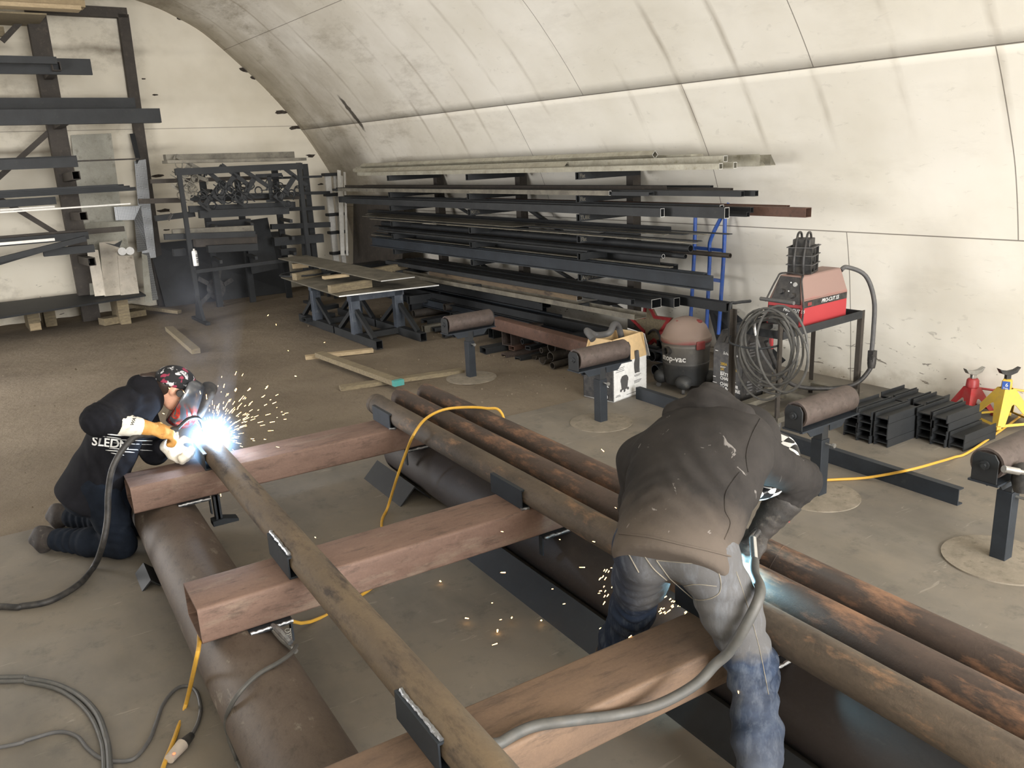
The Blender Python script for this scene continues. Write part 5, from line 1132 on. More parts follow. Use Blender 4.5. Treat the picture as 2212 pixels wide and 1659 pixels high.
# ------------------------------------------------------------------ long material rack on the right wall (hall coordinates)
LEVZ = dict(A=1.915, B=1.695, C=1.515, D=1.305, E=1.135, F=.925, G=.625)
rk = thing('material_rack', 'dark steel cantilever rack loaded with long bars along the right wall', 'rack', B2W(5.9, 8.5, 0), PHI)
def RL(x, y, z): return Vector((x - 5.9, y - 8.5, z))
for y in (6.52, 8.52, 10.52):
    m = MB(); m.prism(rect(.11, .10), RL(6.16, y, 0), RL(6.16, y, 1.93), up=(0, 1, 0)); m.build('upright', 'rack_brown', rk)
    for k, z in LEVZ.items():
        if y > 12 and k in 'FG': continue
        m = MB(); m.prism(rect(.052, .07), RL(5.30, y - .12, z - .037), RL(6.12, y - .12, z - .034), hole=rect(.042, .06)); m.build('arm', 'black_steel', rk)
m = MB(); m.prism(rect(.04, .04), RL(6.16, 4.95 + 1.6, .75), RL(6.16, 8.5, 1.5)); m.build('brace', 'black_steel', rk)
for ya, yb, za, zb in ((8.5, 6.5, .35, .95), (6.5, 8.5, .35, .95), (10.5, 8.5, .4, 1.0), (8.5, 10.5, .4, 1.0), (8.5, 10.5, 1.0, 1.6)):
    m = MB(); m.prism(rect(.04, .03), RL(6.14, ya, za), RL(6.14, yb, zb)); m.build('brace', 'black_steel', rk)
m = MB(); m.prism(rect(.05, .05), RL(6.16, 6.5, .1), RL(6.16, 10.6, .1)); m.build('base_rail', 'black_steel', rk)
m = MB()
for y, z, s in ((6.4, 1.9, 'FLAT'), (6.4, 1.68, 'ANGLE'), (6.4, 1.5, '1 TUBE'), (8.4, 1.5, '2x1 1/2'), (6.4, 1.29, 'STRAP'), (6.4, .91, 'Angle Iron')):
    pass
def chalk(s, y, z):
    m = MB(); m.text(s, .055, RL(5.31, y - .12 - .0275, z - .055), (1, 0, 0), (0, 0, 1), spacing=.9); m.build('chalk_lettering', 'dusty_steel', rk, smooth=0)
chalk('Flat', 6.52, 1.915); chalk('Flat', 6.52, 1.695); chalk('TUBE', 6.52, 1.515); chalk('90726', 8.52, 1.515); chalk('Flat', 6.52, 1.305); chalk('Angle Iron', 6.52, .925)
FARPX = dict(A=(772, 368), B=(724, 400), C=(740, 432), D=(790, 470), E=(818, 500), F=(806, 517), G=(874, 575)); rp0 = random.Random(3)
LN = dict(A='top', B='second', C='third', D='fourth', E='fifth', F='sixth', G='lowest')
def bar(lev, desc, poly, x, near, far, mat, hole=None, dz=0.0, z=None, cat='steel bar', name='steel_bar', up=UPZ):
    """near / far = hall y of the two ends; the bar lies on its level"""
    if lev in FARPX and far > 11: far = min(far, PBX(FARPX[lev][0] + rp0.uniform(-6, 14), FARPX[lev][1], x).y)
    zz = (LEVZ[lev] if z is None else z) + dz - min(b for a, b in poly)
    m = MB(); m.prism(poly, B2W(x, far, zz), B2W(x, near, zz), up, hole)
    lit = hole and any(w in desc for w in ('white', 'lit', 'rectangular', 'aluminium', 'slanted'))
    if lit:                                   # freshly cut bright end
        for i in range(3, len(m.mi), 4): m.mi[i] = 1
    o = m.build(name, [mat, 'cut_edge'] if lit else mat, world=True, smooth=30)
    lab = '%s, %s level of wall rack' % (desc, LN[lev]) if lev in LN else desc
    return tag(o, lab, cat, 'long stock on the wall rack')
def nearY(px, py, x): return PBX(px, py, x).y
def tubep(w, h, t=.004): return rect(w, h), rect(w - 2 * t, h - 2 * t)
def tb(lev, desc, w, h, x, px, py, mat, far=12.6, t=.004, **k):
    o, i = tubep(w, h, t); return bar(lev, desc, o, x, nearY(px, py, x), far, mat, i, name='steel_tube', **k)
def an(lev, desc, a, b, x, px, py, mat, far=12.6, t=.006, **k):
    return bar(lev, desc, angle(a, b, t), x, nearY(px, py, x), far, mat, name='angle_bar', **k)
grunge('dusty_alu', '8d897b', 'a5a192', '77725f', 6, .5, .35, .05)
# level A: dusty aluminium and light stock
an('A', 'longest dusty aluminium angle, back-most', -.06, .09, 6.02, 1665, 366, 'dusty_alu')
an('A', 'long dusty aluminium angle just in front of the longest one', -.07, .10, 5.86, 1640, 372, 'dusty_alu')
tb('A', 'square aluminium tube ending second from the front', .04, .05, 5.46, 1588, 369, 'dusty_alu')
tb('A', 'square aluminium tube ending third from the front', .035, .045, 5.53, 1576, 370, 'dusty_alu')
tb('A', 'front-most square aluminium tube with a lit open end', .045, .045, 5.36, 1557, 371, 'dusty_alu')
tb('A', 'raised aluminium tube resting on the others, ending farther out', .05, .05, 5.62, 1567, 361, 'dusty_alu', dz=.05)
tb('A', 'short-ending flat aluminium tube resting on the others', .06, .035, 5.70, 1475, 357, 'dusty_alu', dz=.055, far=12.4)
bar('A', 'aluminium square tube turned on edge like a diamond', turn(rect(.055, .055), 45), 5.72, nearY(1415, 350, 5.72), 12.2, 'dusty_alu', turn(rect(.046, .046), 45), dz=.09, name='steel_tube')
bar('A', 'bright angle lying ridge up like a small roof', [(0, .04), (.045, 0), (.037, 0), (0, .032), (-.037, 0), (-.045, 0)], 5.58, nearY(1225, 360, 5.58), 12.4, 'dusty_alu', dz=.05, name='angle_bar')
bar('A', 'wide aluminium flat along the back', rect(.16, .02), 5.9, nearY(1505, 350, 5.9), 12.5, 'dusty_alu', dz=.10)
m = MB(); y0, y1 = nearY(1345, 346, 5.98), nearY(1038, 353, 5.98); n = 90
for i in range(n): m.box(B2W(5.98, y0 + (y1 - y0) * (i + .5) / n, LEVZ['A'] + .15), (.12, (y1 - y0) / n * .55, .035), Matrix.Rotation(PHI, 3, 'Z'))
for dx in (-.06, .06): m.prism(rect(.008, .035), B2W(5.98 + dx, y0, LEVZ['A'] + .15), B2W(5.98 + dx, y1, LEVZ['A'] + .15))
tag(m.build('grating_strip', 'rack_brown', world=True), 'dark toothed grating strip lying highest on the long wall rack', 'grating', 'long stock on the wall rack')
# level B
tb('B', 'dark square tube ending nearest the camera end, front', .045, .045, 5.50, 1634, 428, 'black_steel', t=.005)
tb('B', 'dark square tube ending just short of the longest one', .04, .045, 5.43, 1604, 428, 'black_steel')
tb('B', 'brownish tube behind the long dark tubes', .045, .045, 5.80, 1580, 419, 'rack_brown')
tb('B', 'back-most dark tube', .05, .055, 6.00, 1537, 409, 'mill_steel')
an('B', 'drilled brown angle with a row of pale specks', .06, .05, 5.66, 1440, 418, 'rack_brown', dz=.02)
bar('B', 'short-ending dark channel, front', channel(.07, .035, .005, .006), 5.37, nearY(1407, 424, 5.37), 12.5, 'mill_steel', name='channel_bar')
tb('B', 'slim tube with a white open end, front-most', .03, .045, 5.325, 1318, 425, 'dusty_steel')
tb('B', 'second dark tube stacked at the back', .05, .04, 5.92, 1545, 409, 'black_steel', dz=.0)
# level C
tb('C', 'long rust-brown square tube reaching farthest towards the camera', .075, .075, 5.80, 1746, 469, 'rust_red_tube', far=9.5)
tb('C', 'thin rust-brown tube at the back', .045, .035, 5.98, 1702, 460, 'rust_red_tube', far=9.5, dz=.04)
tb('C', 'dark slim tube below the rust-brown ones', .04, .04, 5.66, 1616, 469, 'black_steel')
tb('C', 'dark slim tube beside the rust-brown ones', .04, .045, 5.70, 1624, 465, 'black_steel', dz=.03)
tb('C', 'tall rectangular steel tube, rear of two', .05, .09, 5.58, 1559, 460, 'mill_steel', t=.005, dz=.01)
tb('C', 'tall rectangular steel tube with the blue frame under its end', .06, .09, 5.46, 1570, 473, 'mill_steel', t=.005)
tb('C', 'front-most rectangular steel tube ending short', .05, .075, 5.36, 1431, 467, 'mill_steel', t=.005)
tb('C', 'dark tube behind the rectangular tubes', .06, .06, 5.9, 1500, 452, 'black_steel')
# level D: flats and strips
for i, (w, x, px, py, dz, far, d) in enumerate(((.05, 6.00, 1578, 513, .01, 12.3, 'longest thin flat at the back'), (.06, 5.88, 1525, 519, .008, 12.3, 'dark flat second from the back'), (.08, 5.78, 1482, 519, .012, 12.2, 'flat with a pale cut end in the middle'), (.06, 5.66, 1440, 519, .015, 12.4, 'flat with a pale cut end ending shortest of the three'), (.06, 5.46, 1512, 534, .004, 12.5, 'front flat bar nearest the edge'), (.05, 5.36, 1505, 536, .0, 12.3, 'front-most narrow flat'), (.05, 5.56, 1380, 512, .018, 12.4, 'narrow flat lying on the others'))):
    bar('D', d, rect(w, .008), x, nearY(px, py, x), far, ['mill_steel', 'dusty_steel'][i % 2], dz=dz)
bar('D', 'wide sheet strip with a bright cut edge', rect(.30, .006), 5.52, nearY(1130, 487, 5.5), 12.7, 'dusty_steel', dz=.026)
an('D', 'dark angle against the uprights', .05, .05, 6.02, 1450, 505, 'black_steel')
# level E: round pipes, plates
def rd(lev, desc, r, x, px, py, mat, far=12.2, **k):
    c = [(r * math.cos(2 * PI * i / 14), r * math.sin(2 * PI * i / 14)) for i in range(14)]
    return bar(lev, desc, c, x, nearY(px, py, x), far, mat, [(a * .8, b * .8) for a, b in c], name='steel_pipe', cat='pipe', **k)
rd('E', 'thick dark pipe, upper one', .035, 5.62, 1492, 541, 'black_steel', dz=.05)
rd('E', 'long thin brown pipe passing the blue frame', .022, 5.80, 1577, 566, 'rack_brown', far=10.5)
rd('E', 'thin dark pipe ending mid way', .022, 5.55, 1481, 556, 'black_steel')
rd('E', 'thin pipe with a white plug in its end', .02, 5.46, 1433, 553, 'mill_steel')
bar('E', 'wide dark plate with an angled end', rect(.012, .13), 5.66, nearY(1425, 568, 5.66), 10.8, 'black_steel', dz=-.10)
bar('E', 'pale flat ending with a saw-cut edge', rect(.14, .008), 5.44, nearY(1075, 525, 5.44), 12.0, 'dusty_steel', dz=.004)
bar('E', 'dark flat behind the pale one', rect(.12, .01), 5.80, nearY(1380, 540, 5.8), 12.2, 'mill_steel', dz=.002)
rd('E', 'slim rod lying along the front', .012, 5.36, 1270, 548, 'mill_steel')
# level F: big channels
ch = turn(channel(.125, .05, .007, .009), 90)
bar('F', 'large blue-grey channel, front-most', ch, 5.36, nearY(1541, 622, 5.36), 11.9, 'blue_steel', name='channel_bar')
bar('F', 'second blue-grey channel behind the front one', ch, 5.44, nearY(1528, 613, 5.44), 11.9, 'blue_steel', name='channel_bar', dz=.004)
an('F', 'angle lying behind the channels', .06, .06, 5.58, 1516, 598, 'mill_steel', far=11.8)
bar('F', 'third channel deep in the shelf', ch, 5.72, nearY(1465, 590, 5.72), 11.8, 'black_steel', name='channel_bar')
bar('F', 'flat with a worn pale face', rect(.05, .01), 5.50, nearY(1450, 600, 5.50), 11.6, 'dusty_steel', dz=.125)
bar('F', 'dark channel against the uprights', ch, 5.95, nearY(1420, 575, 5.95), 11.8, 'black_steel', name='channel_bar')
# level G
tb('G', 'ochre rusty rectangular tube with a white open end', .075, .05, 5.42, 1252, 633, 'rust_yellow_pipe', far=9.6, dz=.0)
tb('G', 'large rectangular steel tube with a wide white open end', .13, .09, 5.62, 1418, 652, 'mill_steel', far=10.9, t=.006)
tb('G', 'steel tube with a slanted cut end', .08, .09, 5.78, 1462, 668, 'mill_steel', far=10.9)
tb('G', 'dark steel tube reaching farthest towards the cart', .085, .085, 5.92, 1575, 670, 'black_steel', far=10.9, t=.006)
bar('G', 'wide channel lying on its back at the front', [(a, -b) for a, b in channel(.16, .05, .006, .007)][::-1], 5.33, nearY(1383, 670, 5.33), 10.8, 'dusty_steel', name='channel_bar', dz=-.05)
tb('G', 'tube standing on the wide channel', .05, .05, 5.38, 1367, 655, 'mill_steel', far=10.8, dz=.06)
# floor-level bundle of dark channels
for i, (x, z, px, py, d) in enumerate(((5.30, .10, 1440, 762, 'front'), (5.42, .10, 1425, 748, 'second'), (5.54, .10, 1400, 740, 'third'), (5.36, .20, 1330, 725, 'upper front'), (5.50, .20, 1215, 690, 'upper middle'), (5.66, .12, 1380, 730, 'fourth'), (5.62, .22, 1180, 655, 'upper back'), (5.50, .30, 1172, 652, 'topmost'), (5.64, .32, 1190, 660, 'topmost back'))):
    x += .27; z += .03
    tag(bar('', 'x', turn(channel(.10, .045, .006, .007), 90), x, nearY(px, py, x), 11.2 - (i % 3) * .3, 'black_steel' if i % 2 else 'blue_steel', z=z, name='channel_bar'), '%s channel of the dark bundle lying low under the long wall rack' % d, 'steel bar', 'dark channels stacked low under the rack')
for i, y in enumerate((6.9, 8.9, 10.6)):
    m = MB(); m.box(B2W(5.78, y, .065), (.62, .09, .13), Matrix.Rotation(PHI, 3, 'Z')); tag(m.build('timber_block', 'wood_grey', world=True), 'squared timber carrying the low channel bundle, %s from the camera' % ORD[i], 'timber', 'timbers under the channel bundle')
# rusty square tube lying on the offcut pile
m = MB(); o_, i_ = rrect(.13, .13, .012), rrect(.116, .116, .006); m.prism(o_, B2W(5.08, 7.62, .30), B2W(5.08, 5.72, .265), UPZ, i_)
tag(m.build('steel_tube', 'rust_red_tube', world=True), 'thick rust-red square tube lying on the offcut pile under the wall rack', 'steel tube')
# offcut pile: near ends read off the photograph, each piece running back towards the wall
rp = random.Random(21); npile = 0
def pile_piece(px, py, z, kind, s, L, mat, desc, yaw=None):
    p = W2B(PZ(px, py, z)); yaw = rp.uniform(-.12, .12) if yaw is None else yaw; q = p + Vector((math.cos(yaw), math.sin(yaw), rp.uniform(-.01, .01))) * L
    m = MB(); a, b = B2W(p.x, p.y, z), B2W(q.x, q.y, z)
    if kind == 'tube': o2, i2 = rect(s, s * 1.15), rect(s - .01, s * 1.15 - .01); m.prism(o2, a, b, UPZ, i2)
    elif kind == 'flat': o2, i2 = rect(s * 1.6, s * .8), rect(s * 1.6 - .01, s * .8 - .01); m.prism(o2, a, b, UPZ, i2)
    elif kind == 'pipe': m.pipe(a, b, s, .006, 20)
    elif kind == 'chan': m.prism(channel(s * 1.5, s * .6, .006, .007), a, b)
    elif kind == 'half':
        n_ = 12; o2 = [(s * math.cos(PI * i / n_ + PI), s * math.sin(PI * i / n_ + PI) * 1.0) for i in range(n_ + 1)]; i2 = [(x * .86, y * .86) for x, y in reversed(o2)]; m.prism(o2 + i2, a, b)
    tag(m.build('steel_offcut', mat, world=True, smooth=40), desc, 'steel offcut', 'offcuts piled under the wall rack')
PL = [(882, 648, .25, 'tube', .10, .55, 'mill_steel', 'dark square tube offcut topmost at the left end of the pile behind the table'), (886, 664, .12, 'tube', .09, .6, 'mill_steel', 'dark square tube offcut under the topmost one behind the table'), (893, 678, .06, 'pipe', .055, .6, 'rack_brown', 'dark round pipe offcut beside the table leg'), (916, 690, .10, 'chan', .10, .5, 'mill_steel', 'channel offcut with a pale top edge right of the table'), (914, 711, .045, 'tube', .075, .25, 'dusty_steel', 'short square tube offcut nearest the table leg'), (936, 712, .05, 'flat', .06, .35, 'mill_steel', 'flat tube offcut beside the short square one'), (975, 682, .12, 'tube', .07, .7, 'mill_steel', 'long square tube offcut leading up to the far roller stand'), (958, 722, .05, 'tube', .07, .5, 'mill_steel', 'square tube offcut just left of the far roller stand'),
      (1043, 757, .03, 'flat', .09, .4, 'mill_steel', 'low flat offcut in front of the big rusty tube end'), (1094, 730, .16, 'tube', .15, .5, 'roller_rust', 'big rusty rectangular tube end in the middle of the pile'), (1105, 752, .06, 'flat', .06, .6, 'rust_red_tube', 'flat rusty tube under the big rectangular one'), (1088, 765, .03, 'chan', .08, .5, 'roller_rust', 'rusty channel offcut at the foot of the pile'), (1118, 772, .03, 'chan', .07, .5, 'mill_steel', 'dark channel offcut at the foot of the pile'), (1140, 752, .09, 'flat', .05, .5, 'mill_steel', 'grey flat tube right of the rusty tube'), (1158, 735, .17, 'flat', .06, .5, 'mill_steel', 'grey tube lying on the round offcuts'), (1128, 738, .14, 'pipe', .03, .5, 'mill_steel', 'thin pipe stub with a shiny rim'), (1153, 768, .04, 'half', .05, .5, 'rack_brown', 'half pipe offcut left of the stacked pipes'), (1171, 775, .07, 'half', .06, .5, 'rack_brown', 'half pipe offcut lying open side up'), (1169, 757, .12, 'pipe', .03, .55, 'rack_brown', 'thin brown pipe above the half pipes'), (1191, 750, .17, 'pipe', .06, .6, 'rack_brown', 'wide pipe on top of the pipe heap'), (1189, 771, .09, 'pipe', .05, .6, 'rack_brown', 'pipe with an oval cut end in the middle of the heap'), (1193, 790, .04, 'pipe', .035, .6, 'rack_brown', 'thin pipe at the bottom front of the heap'), (1216, 758, .12, 'pipe', .055, .6, 'rack_brown', 'wide pipe end right of the top one'), (1243, 755, .15, 'pipe', .05, .6, 'rack_brown', 'pipe end just behind the roller stand'), (1246, 782, .06, 'pipe', .05, .6, 'rack_brown', 'lower pipe end just behind the roller stand'), (1205, 735, .24, 'tube', .06, .5, 'mill_steel', 'square tube lying highest under the rust-red tube'), (1262, 808, .04, 'flat', .05, .5, 'mill_steel', 'dark flat offcut beside the printed box'), (1415, 800, .05, 'pipe', .055, .5, 'black_steel', 'dark pipe end between the printed box and the vacuum'), (1408, 770, .18, 'pipe', .05, .6, 'black_steel', 'upper dark pipe end between the box and the vacuum'), (1425, 745, .15, 'tube', .08, .5, 'black_steel', 'dark square tube behind the printed box'), (960, 664, .2, 'pipe', .05, .6, 'rack_brown', 'pipe offcut deep in the pile behind the table'), (1010, 716, .15, 'tube', .12, .5, 'mill_steel', 'dark square offcut right behind the far roller'), (1060, 720, .12, 'tube', .10, .5, 'black_steel', 'black square offcut right of the far roller'), (935, 652, .2, 'tube', .08, .8, 'black_steel', 'black tube deep under the rack beside the table')]
for q in PL: pile_piece(*q)
# blue tube frame leaning on the wall
bf = thing('tube_frame', 'blue painted tubular steel frame standing against the wall behind the bar ends', 'frame', B2W(6.3, 5.6, 0), 0)
def bl(px, py, x=6.28): p = PBX(px, py, x); return B2W(p.x, p.y, p.z)
for nm, pts in (('upright', [bl(1502, 470), bl(1499, 560), bl(1490, 722)]), ('upright', [bl(1574, 440), bl(1536, 515), bl(1533, 560), bl(1526, 722)]), ('upright', [bl(1566, 470), bl(1563, 560), bl(1552, 722)])):
    m = MB(); m.tube(pts, .019, 10, smooth=4); m.build(nm, 'blue_paint', bf, world=True)
for a, b in (((1500, 535), (1563, 541)), ((1495, 598), (1560, 607))):
    m = MB(); p, q = bl(*a), bl(*b); m.prism(rect(.03, .03), p, q); m.build('rung', 'blue_paint', bf, world=True)
# red-edged wooden star and plates on the floor behind the vacuum
st = thing('star_sign', 'wooden star with a red painted rim leaning on the wall behind the vacuum', 'star decoration', B2W(6.1, 6.15, 0), PHI)
def star(ro_, ri, x): return [Vector((x + .15 * (.28 - (.30 + (ro_ if k % 2 == 0 else ri) * math.cos(PI * k / 5 + .12))) , (ro_ if k % 2 == 0 else ri) * math.sin(PI * k / 5 + .12), .30 + (ro_ if k % 2 == 0 else ri) * math.cos(PI * k / 5 + .12))) for k in range(10)]
m = MB(); m.slab(star(.33, .15, -.04), (.03, 0, 0)); m.build('board', 'wood_grey', st, smooth=0)
m = MB(); o1, i1 = star(.34, .155, -.055), star(.26, .118, -.055); vs = o1 + i1 + [p + Vector((.02, 0, 0)) for p in o1 + i1]; fs = []
for k in range(10):
    j = (k + 1) % 10; fs += [(k, j, 10 + j, 10 + k), (20 + j, 20 + k, 30 + k, 30 + j), (k, 20 + k, 20 + j, j), (10 + j, 30 + j, 30 + k, 10 + k)]
m.add(vs, fs); m.build('red_rim', 'red_paint', st, smooth=0)
m = MB(); m.slab([B2W(6.45, 5.55, 0), B2W(6.35, 4.85, 0), B2W(6.42, 4.75, .12), B2W(6.46, 5.45, .52), B2W(6.46, 5.75, .5)], B2W(.008, 0, 0)); tag(m.build('steel_plate', 'black_steel', world=True, smooth=0), 'dark triangular plate leaning on the wall behind the charger', 'steel plate')
m = MB(); pts = [B2W(6.2, 6.4, .1), B2W(6.0, 6.1, .28), B2W(5.9, 5.9, .3), B2W(5.85, 5.8, .12), B2W(5.9, 6.2, .05)]; m.tube(pts, .012, 8, smooth=6); tag(m.build('hose', 'black_rubber', world=True), 'thin black hose looped on the floor in front of the star sign', 'hose')
# dark sheets leaning at the far end of the rack
m = MB(); m.slab([B2W(5.98, 11.6, 0), B2W(5.98, 13.4, 0), B2W(6.15, 13.4, 1.55), B2W(6.15, 11.6, 1.55)], B2W(.01, 0, 0)); tag(m.build('steel_plate', 'rack_brown', world=True, smooth=0), 'large dark sheet leaning on the wall at the far end of the wall rack', 'steel plate')
# ------------------------------------------------------------------ far end: bar rack with ornaments, tall rack, leaning sheets
def W3(v): return B2W(v.x, v.y, v.z)
def wy(px, py, by): return W3(PBY(px, py, by))
RY = 12.2
r2 = thing('bar_rack', 'black steel frame rack on splayed feet, hung with scroll signs, before the end wall', 'rack', B2W(3.9, 12.6, 0), PHI)
def R2(x, y, z): return Vector((x - 3.9, y - 12.6, z))
for x in (3.05, 4.77):
    m = MB(); m.prism(rect(.058, .05), R2(x, RY, .3), R2(x, RY, 2.14), up=(0, 1, 0)); m.build('front_post', 'black_steel', r2)
    m = MB(); m.slab([R2(x - .02, RY - .22, .0), R2(x - .02, RY + .2, .0), R2(x - .02, RY + .03, .38), R2(x - .02, RY - .03, .38)], (.04, 0, 0)); m.box(R2(x, RY, .02), (.06, .75, .04)); m.build('foot', 'black_steel', r2)
for x in (3.35, 3.88, 4.49, 5.0):
    m = MB(); m.prism(rect(.09, .06), R2(x + .3, 13.3, 0), R2(x + .3, 13.3, 2.12), up=(0, 1, 0)); m.build('rear_post', 'black_steel', r2)
m = MB(); m.prism(rect(.06, .09), R2(3.0, RY, 2.09), R2(4.82, RY, 2.09)); m.build('top_rail', 'black_steel', r2)
for x in (3.05, 4.77): m = MB(); m.prism(rect(.05, .08), R2(x, RY, 2.09), R2(x + .3, 13.3, 2.09)); m.build('side_rail', 'black_steel', r2)
m = MB(); m.prism(rect(.05, .05), R2(3.05, RY, .72), R2(4.8, RY, .74)); m.build('lower_rail', 'black_steel', r2)
SH = [1.80, 1.55, 1.28, 1.02, .78]
for z in SH:
    for x in (3.65, 4.18, 4.79): m = MB(); m.prism(rect(.04, .05), R2(x, 13.3, z), R2(x - .1, 12.55, z)); m.build('arm', 'black_steel', r2)
def b2(px0, py0, px1, py1, Y, h, mat, desc, w=None, name='steel_bar'):
    p, q = wy(px0, py0, Y), wy(px1, py1, Y); m = MB(); m.prism(rect(w or h, h), p, q); return tag(m.build(name, mat, world=True), desc, 'steel bar', 'short stock on the ornament rack')
for q in ((356, 342, 632, 335, 12.6, .10, 'dusty_steel', 'pale perforated strip lying along the very top of the ornament rack', .16), (356, 350, 654, 344, 12.4, .04, 'dusty_steel', 'thin pale flat on the top rail of the ornament rack', .3),
          (325, 392, 585, 383, 13.0, .06, 'rack_brown', 'brown bar on the upper level running past the left post'), (560, 386, 695, 381, 13.0, .035, 'black_steel', 'thin dark rod on the upper level running past the right post'),
          (300, 435, 660, 425, 13.0, .07, 'rack_brown', 'long brown bar behind the scroll signs'), (404, 428, 620, 421, 12.7, .08, 'black_steel', 'dark bar in front of the long brown bar'), (600, 419, 712, 416, 13.1, .05, 'black_steel', 'dark rod running to the white ladder'), 
          (408, 452, 636, 442, 12.6, .09, 'mill_steel', 'upper grey channel of the middle level'), (430, 463, 622, 454, 12.5, .11, 'mill_steel', 'lower grey channel of the middle level'), (335, 472, 420, 462, 12.9, .08, 'black_steel', 'dark bar end sticking out left of the middle level'), (620, 452, 700, 449, 13.0, .06, 'black_steel', 'dark bar end sticking out right of the middle level'),
          (372, 503, 546, 494, 12.5, .10, 'dusty_steel', 'pale bar of the fourth level'), (355, 512, 550, 505, 12.4, .08, 'mill_steel', 'dark bar below the pale one on the fourth level'), (585, 490, 712, 485, 12.9, .08, 'black_steel', 'double dark bar right of the plate'), (445, 487, 540, 480, 13.1, .11, 'black_steel', 'dark block of stock deep on the fourth level'),
          (420, 522, 552, 516, 12.5, .15, 'rack_brown', 'wide dark plate strip on the fifth level'), (448, 538, 555, 533, 12.3, .10, 'black_steel', 'black channel lying under the plate strip'), (590, 522, 696, 514, 12.8, .13, 'mill_steel', 'grey tube with a bright spot at its right end'), (374, 546, 400, 544, 12.6, .10, 'black_steel', 'stub of bar beside the white can'), (605, 545, 638, 542, 12.9, .10, 'black_steel', 'short stub low on the right of the ornament rack')):
    b2(*q)
# scrollwork signs
def ornament(px, py, Y, s, rot, mat, label, seed):
    c = wy(px, py, Y); t = thing('scroll_sign', label, 'metal ornament', tuple(c), PHI, 'scroll signs on the bar rack'); ca, sa = math.cos(rot), math.sin(rot)
    def L(u, v): return Vector(((u * ca - v * sa) * s, 0, (u * sa + v * ca) * s))
    m = MB()
    for a, b, w in (((-.5, .42), (.5, .42), .13), ((0, .42), (0, -.5), .16), ((-.22, -.5), (.22, -.5), .10), ((-.5, .42), (-.5, .28), .06), ((.5, .42), (.5, .28), .06)):
        p, q = L(*a), L(*b); m.prism(rect(.006, w * s), p, q, up=(0, 0, 1) if abs((q - p).z) < abs((q - p).x) else (1, 0, 0))
    m.build('letter_frame', mat, t)
    r = random.Random(seed); m = MB()
    for k in range(5):
        u0, v0, sg = r.uniform(-.4, .4), r.uniform(-.45, .2), r.choice((-1, 1)); P = []
        for i in range(16):
            a = i * .42 * sg; R_ = .20 * (1 - i / 18); P.append(L(u0 + R_ * math.cos(a) + i * .012, v0 + R_ * math.sin(a)))
        m.tube(P, .011 * s / .5, 5)
    for v in (-.1, -.22): m.prism(rect(.006, .03 * s), L(-.38, v), L(.38, v), up=(0, 0, 1))
    m.build('scrollwork', mat, t); return t
for i, (px, py, Y, s, rot, mat, lab) in enumerate(((398, 378, 12.35, .42, -.6, 'dusty_steel', 'pale grey scroll sign tilted in the top left bay'), (412, 404, 12.4, .40, -.4, 'dusty_steel', 'grey scroll sign hanging lowest at the left post'), (462, 418, 12.3, .46, -.75, 'black_steel', 'black scroll sign hanging left of centre'), (492, 402, 12.2, .46, -.7, 'black_steel', 'black scroll sign reaching highest near the second post'), (536, 408, 12.2, .46, -.65, 'black_steel', 'black scroll sign right of the middle post'), (584, 404, 12.4, .40, 0.0, 'mill_steel', 'grey scroll sign hanging straight'), (622, 404, 12.2, .46, -.7, 'black_steel', 'black scroll sign nearest the right post'))): ornament(px, py, Y, s, rot, mat, lab, i)
cn = thing('spray_can', 'white spray can standing on the lower rail at the left post', 'can', tuple(wy(424, 574, 12.1)))
m = MB(); m.lathe([(.035, 0), (.037, .01), (.037, .19), (.03, .21), (.0, .212)], n=16); m.build('can', 'text_white', cn); m = MB(); m.lathe([(.014, .21), (.014, .235), (.0, .24)], n=10); m.build('nozzle', 'white_paint', cn)
m = MB()
for z in (.05, .07, .1, .13, .15): m.box((.02, -.034, z), (.03, .008, .012))
m.build('print', 'black_plastic', cn)
# large dark plate leaning on the wall with a smaller bent plate and dark cut-out ornament
m = MB(); m.slab([B2W(3.0, 14.05, 0), B2W(5.05, 13.85, 0), B2W(5.1, 14.2, 1.02), B2W(2.95, 14.3, 1.0)], B2W(0, .012, 0)); tag(m.build('steel_plate', 'black_steel', world=True, smooth=0), 'large dark plate leaning on the end wall behind the bar rack', 'steel plate')
m = MB(); m.slab([wy(545, 592, 12.9), wy(602, 580, 12.9), wy(578, 470, 13.3), wy(524, 478, 13.3)], B2W(0, .012, 0)); tag(m.build('steel_plate', 'mill_steel', world=True, smooth=0), 'narrow grey plate leaning in the middle of the bar rack', 'steel plate')
m = MB(); m.slab([wy(655, 590, 13.6), wy(690, 588, 13.6), wy(662, 396, 13.9), wy(645, 397, 13.9)], B2W(0, .012, 0)); tag(m.build('steel_plate', 'mill_steel', world=True, smooth=0), 'tall narrow grey plate leaning behind the right post of the bar rack', 'steel plate')
tt_ = thing('cutout_ornament', 'black flat cut-out ornament with stubby limbs leaning on the large dark plate', 'metal ornament', (wy(468, 640, 13.6).x, wy(468, 640, 13.6).y, 0), PHI)
m = MB(); c = Vector((0, 0, .26))
body = [Vector((.15 * math.cos(a), -.04, 0.26 + .17 * math.sin(a))) for a in np.linspace(0, 2 * PI, 13)[:-1]]; m.slab(body, (0, .012, 0)); m.build('disc', 'black_plastic', tt_, smooth=0)
for an_, l_ in ((70, .30), (140, .30), (215, .36), (280, .28), (20, .28)):
    a = math.radians(an_); d = Vector((math.cos(a), 0, math.sin(a))); n_ = Vector((-d.z, 0, d.x)); m = MB(); q = c + d * .13 + Vector((0, -.04, 0)); m.slab([q - n_ * .035, q + n_ * .03, q + d * (l_ - .12) + n_ * .05, q + d * (l_ - .10) - n_ * .02], (0, .012, 0)); m.build('limb', 'black_plastic', tt_, smooth=0)
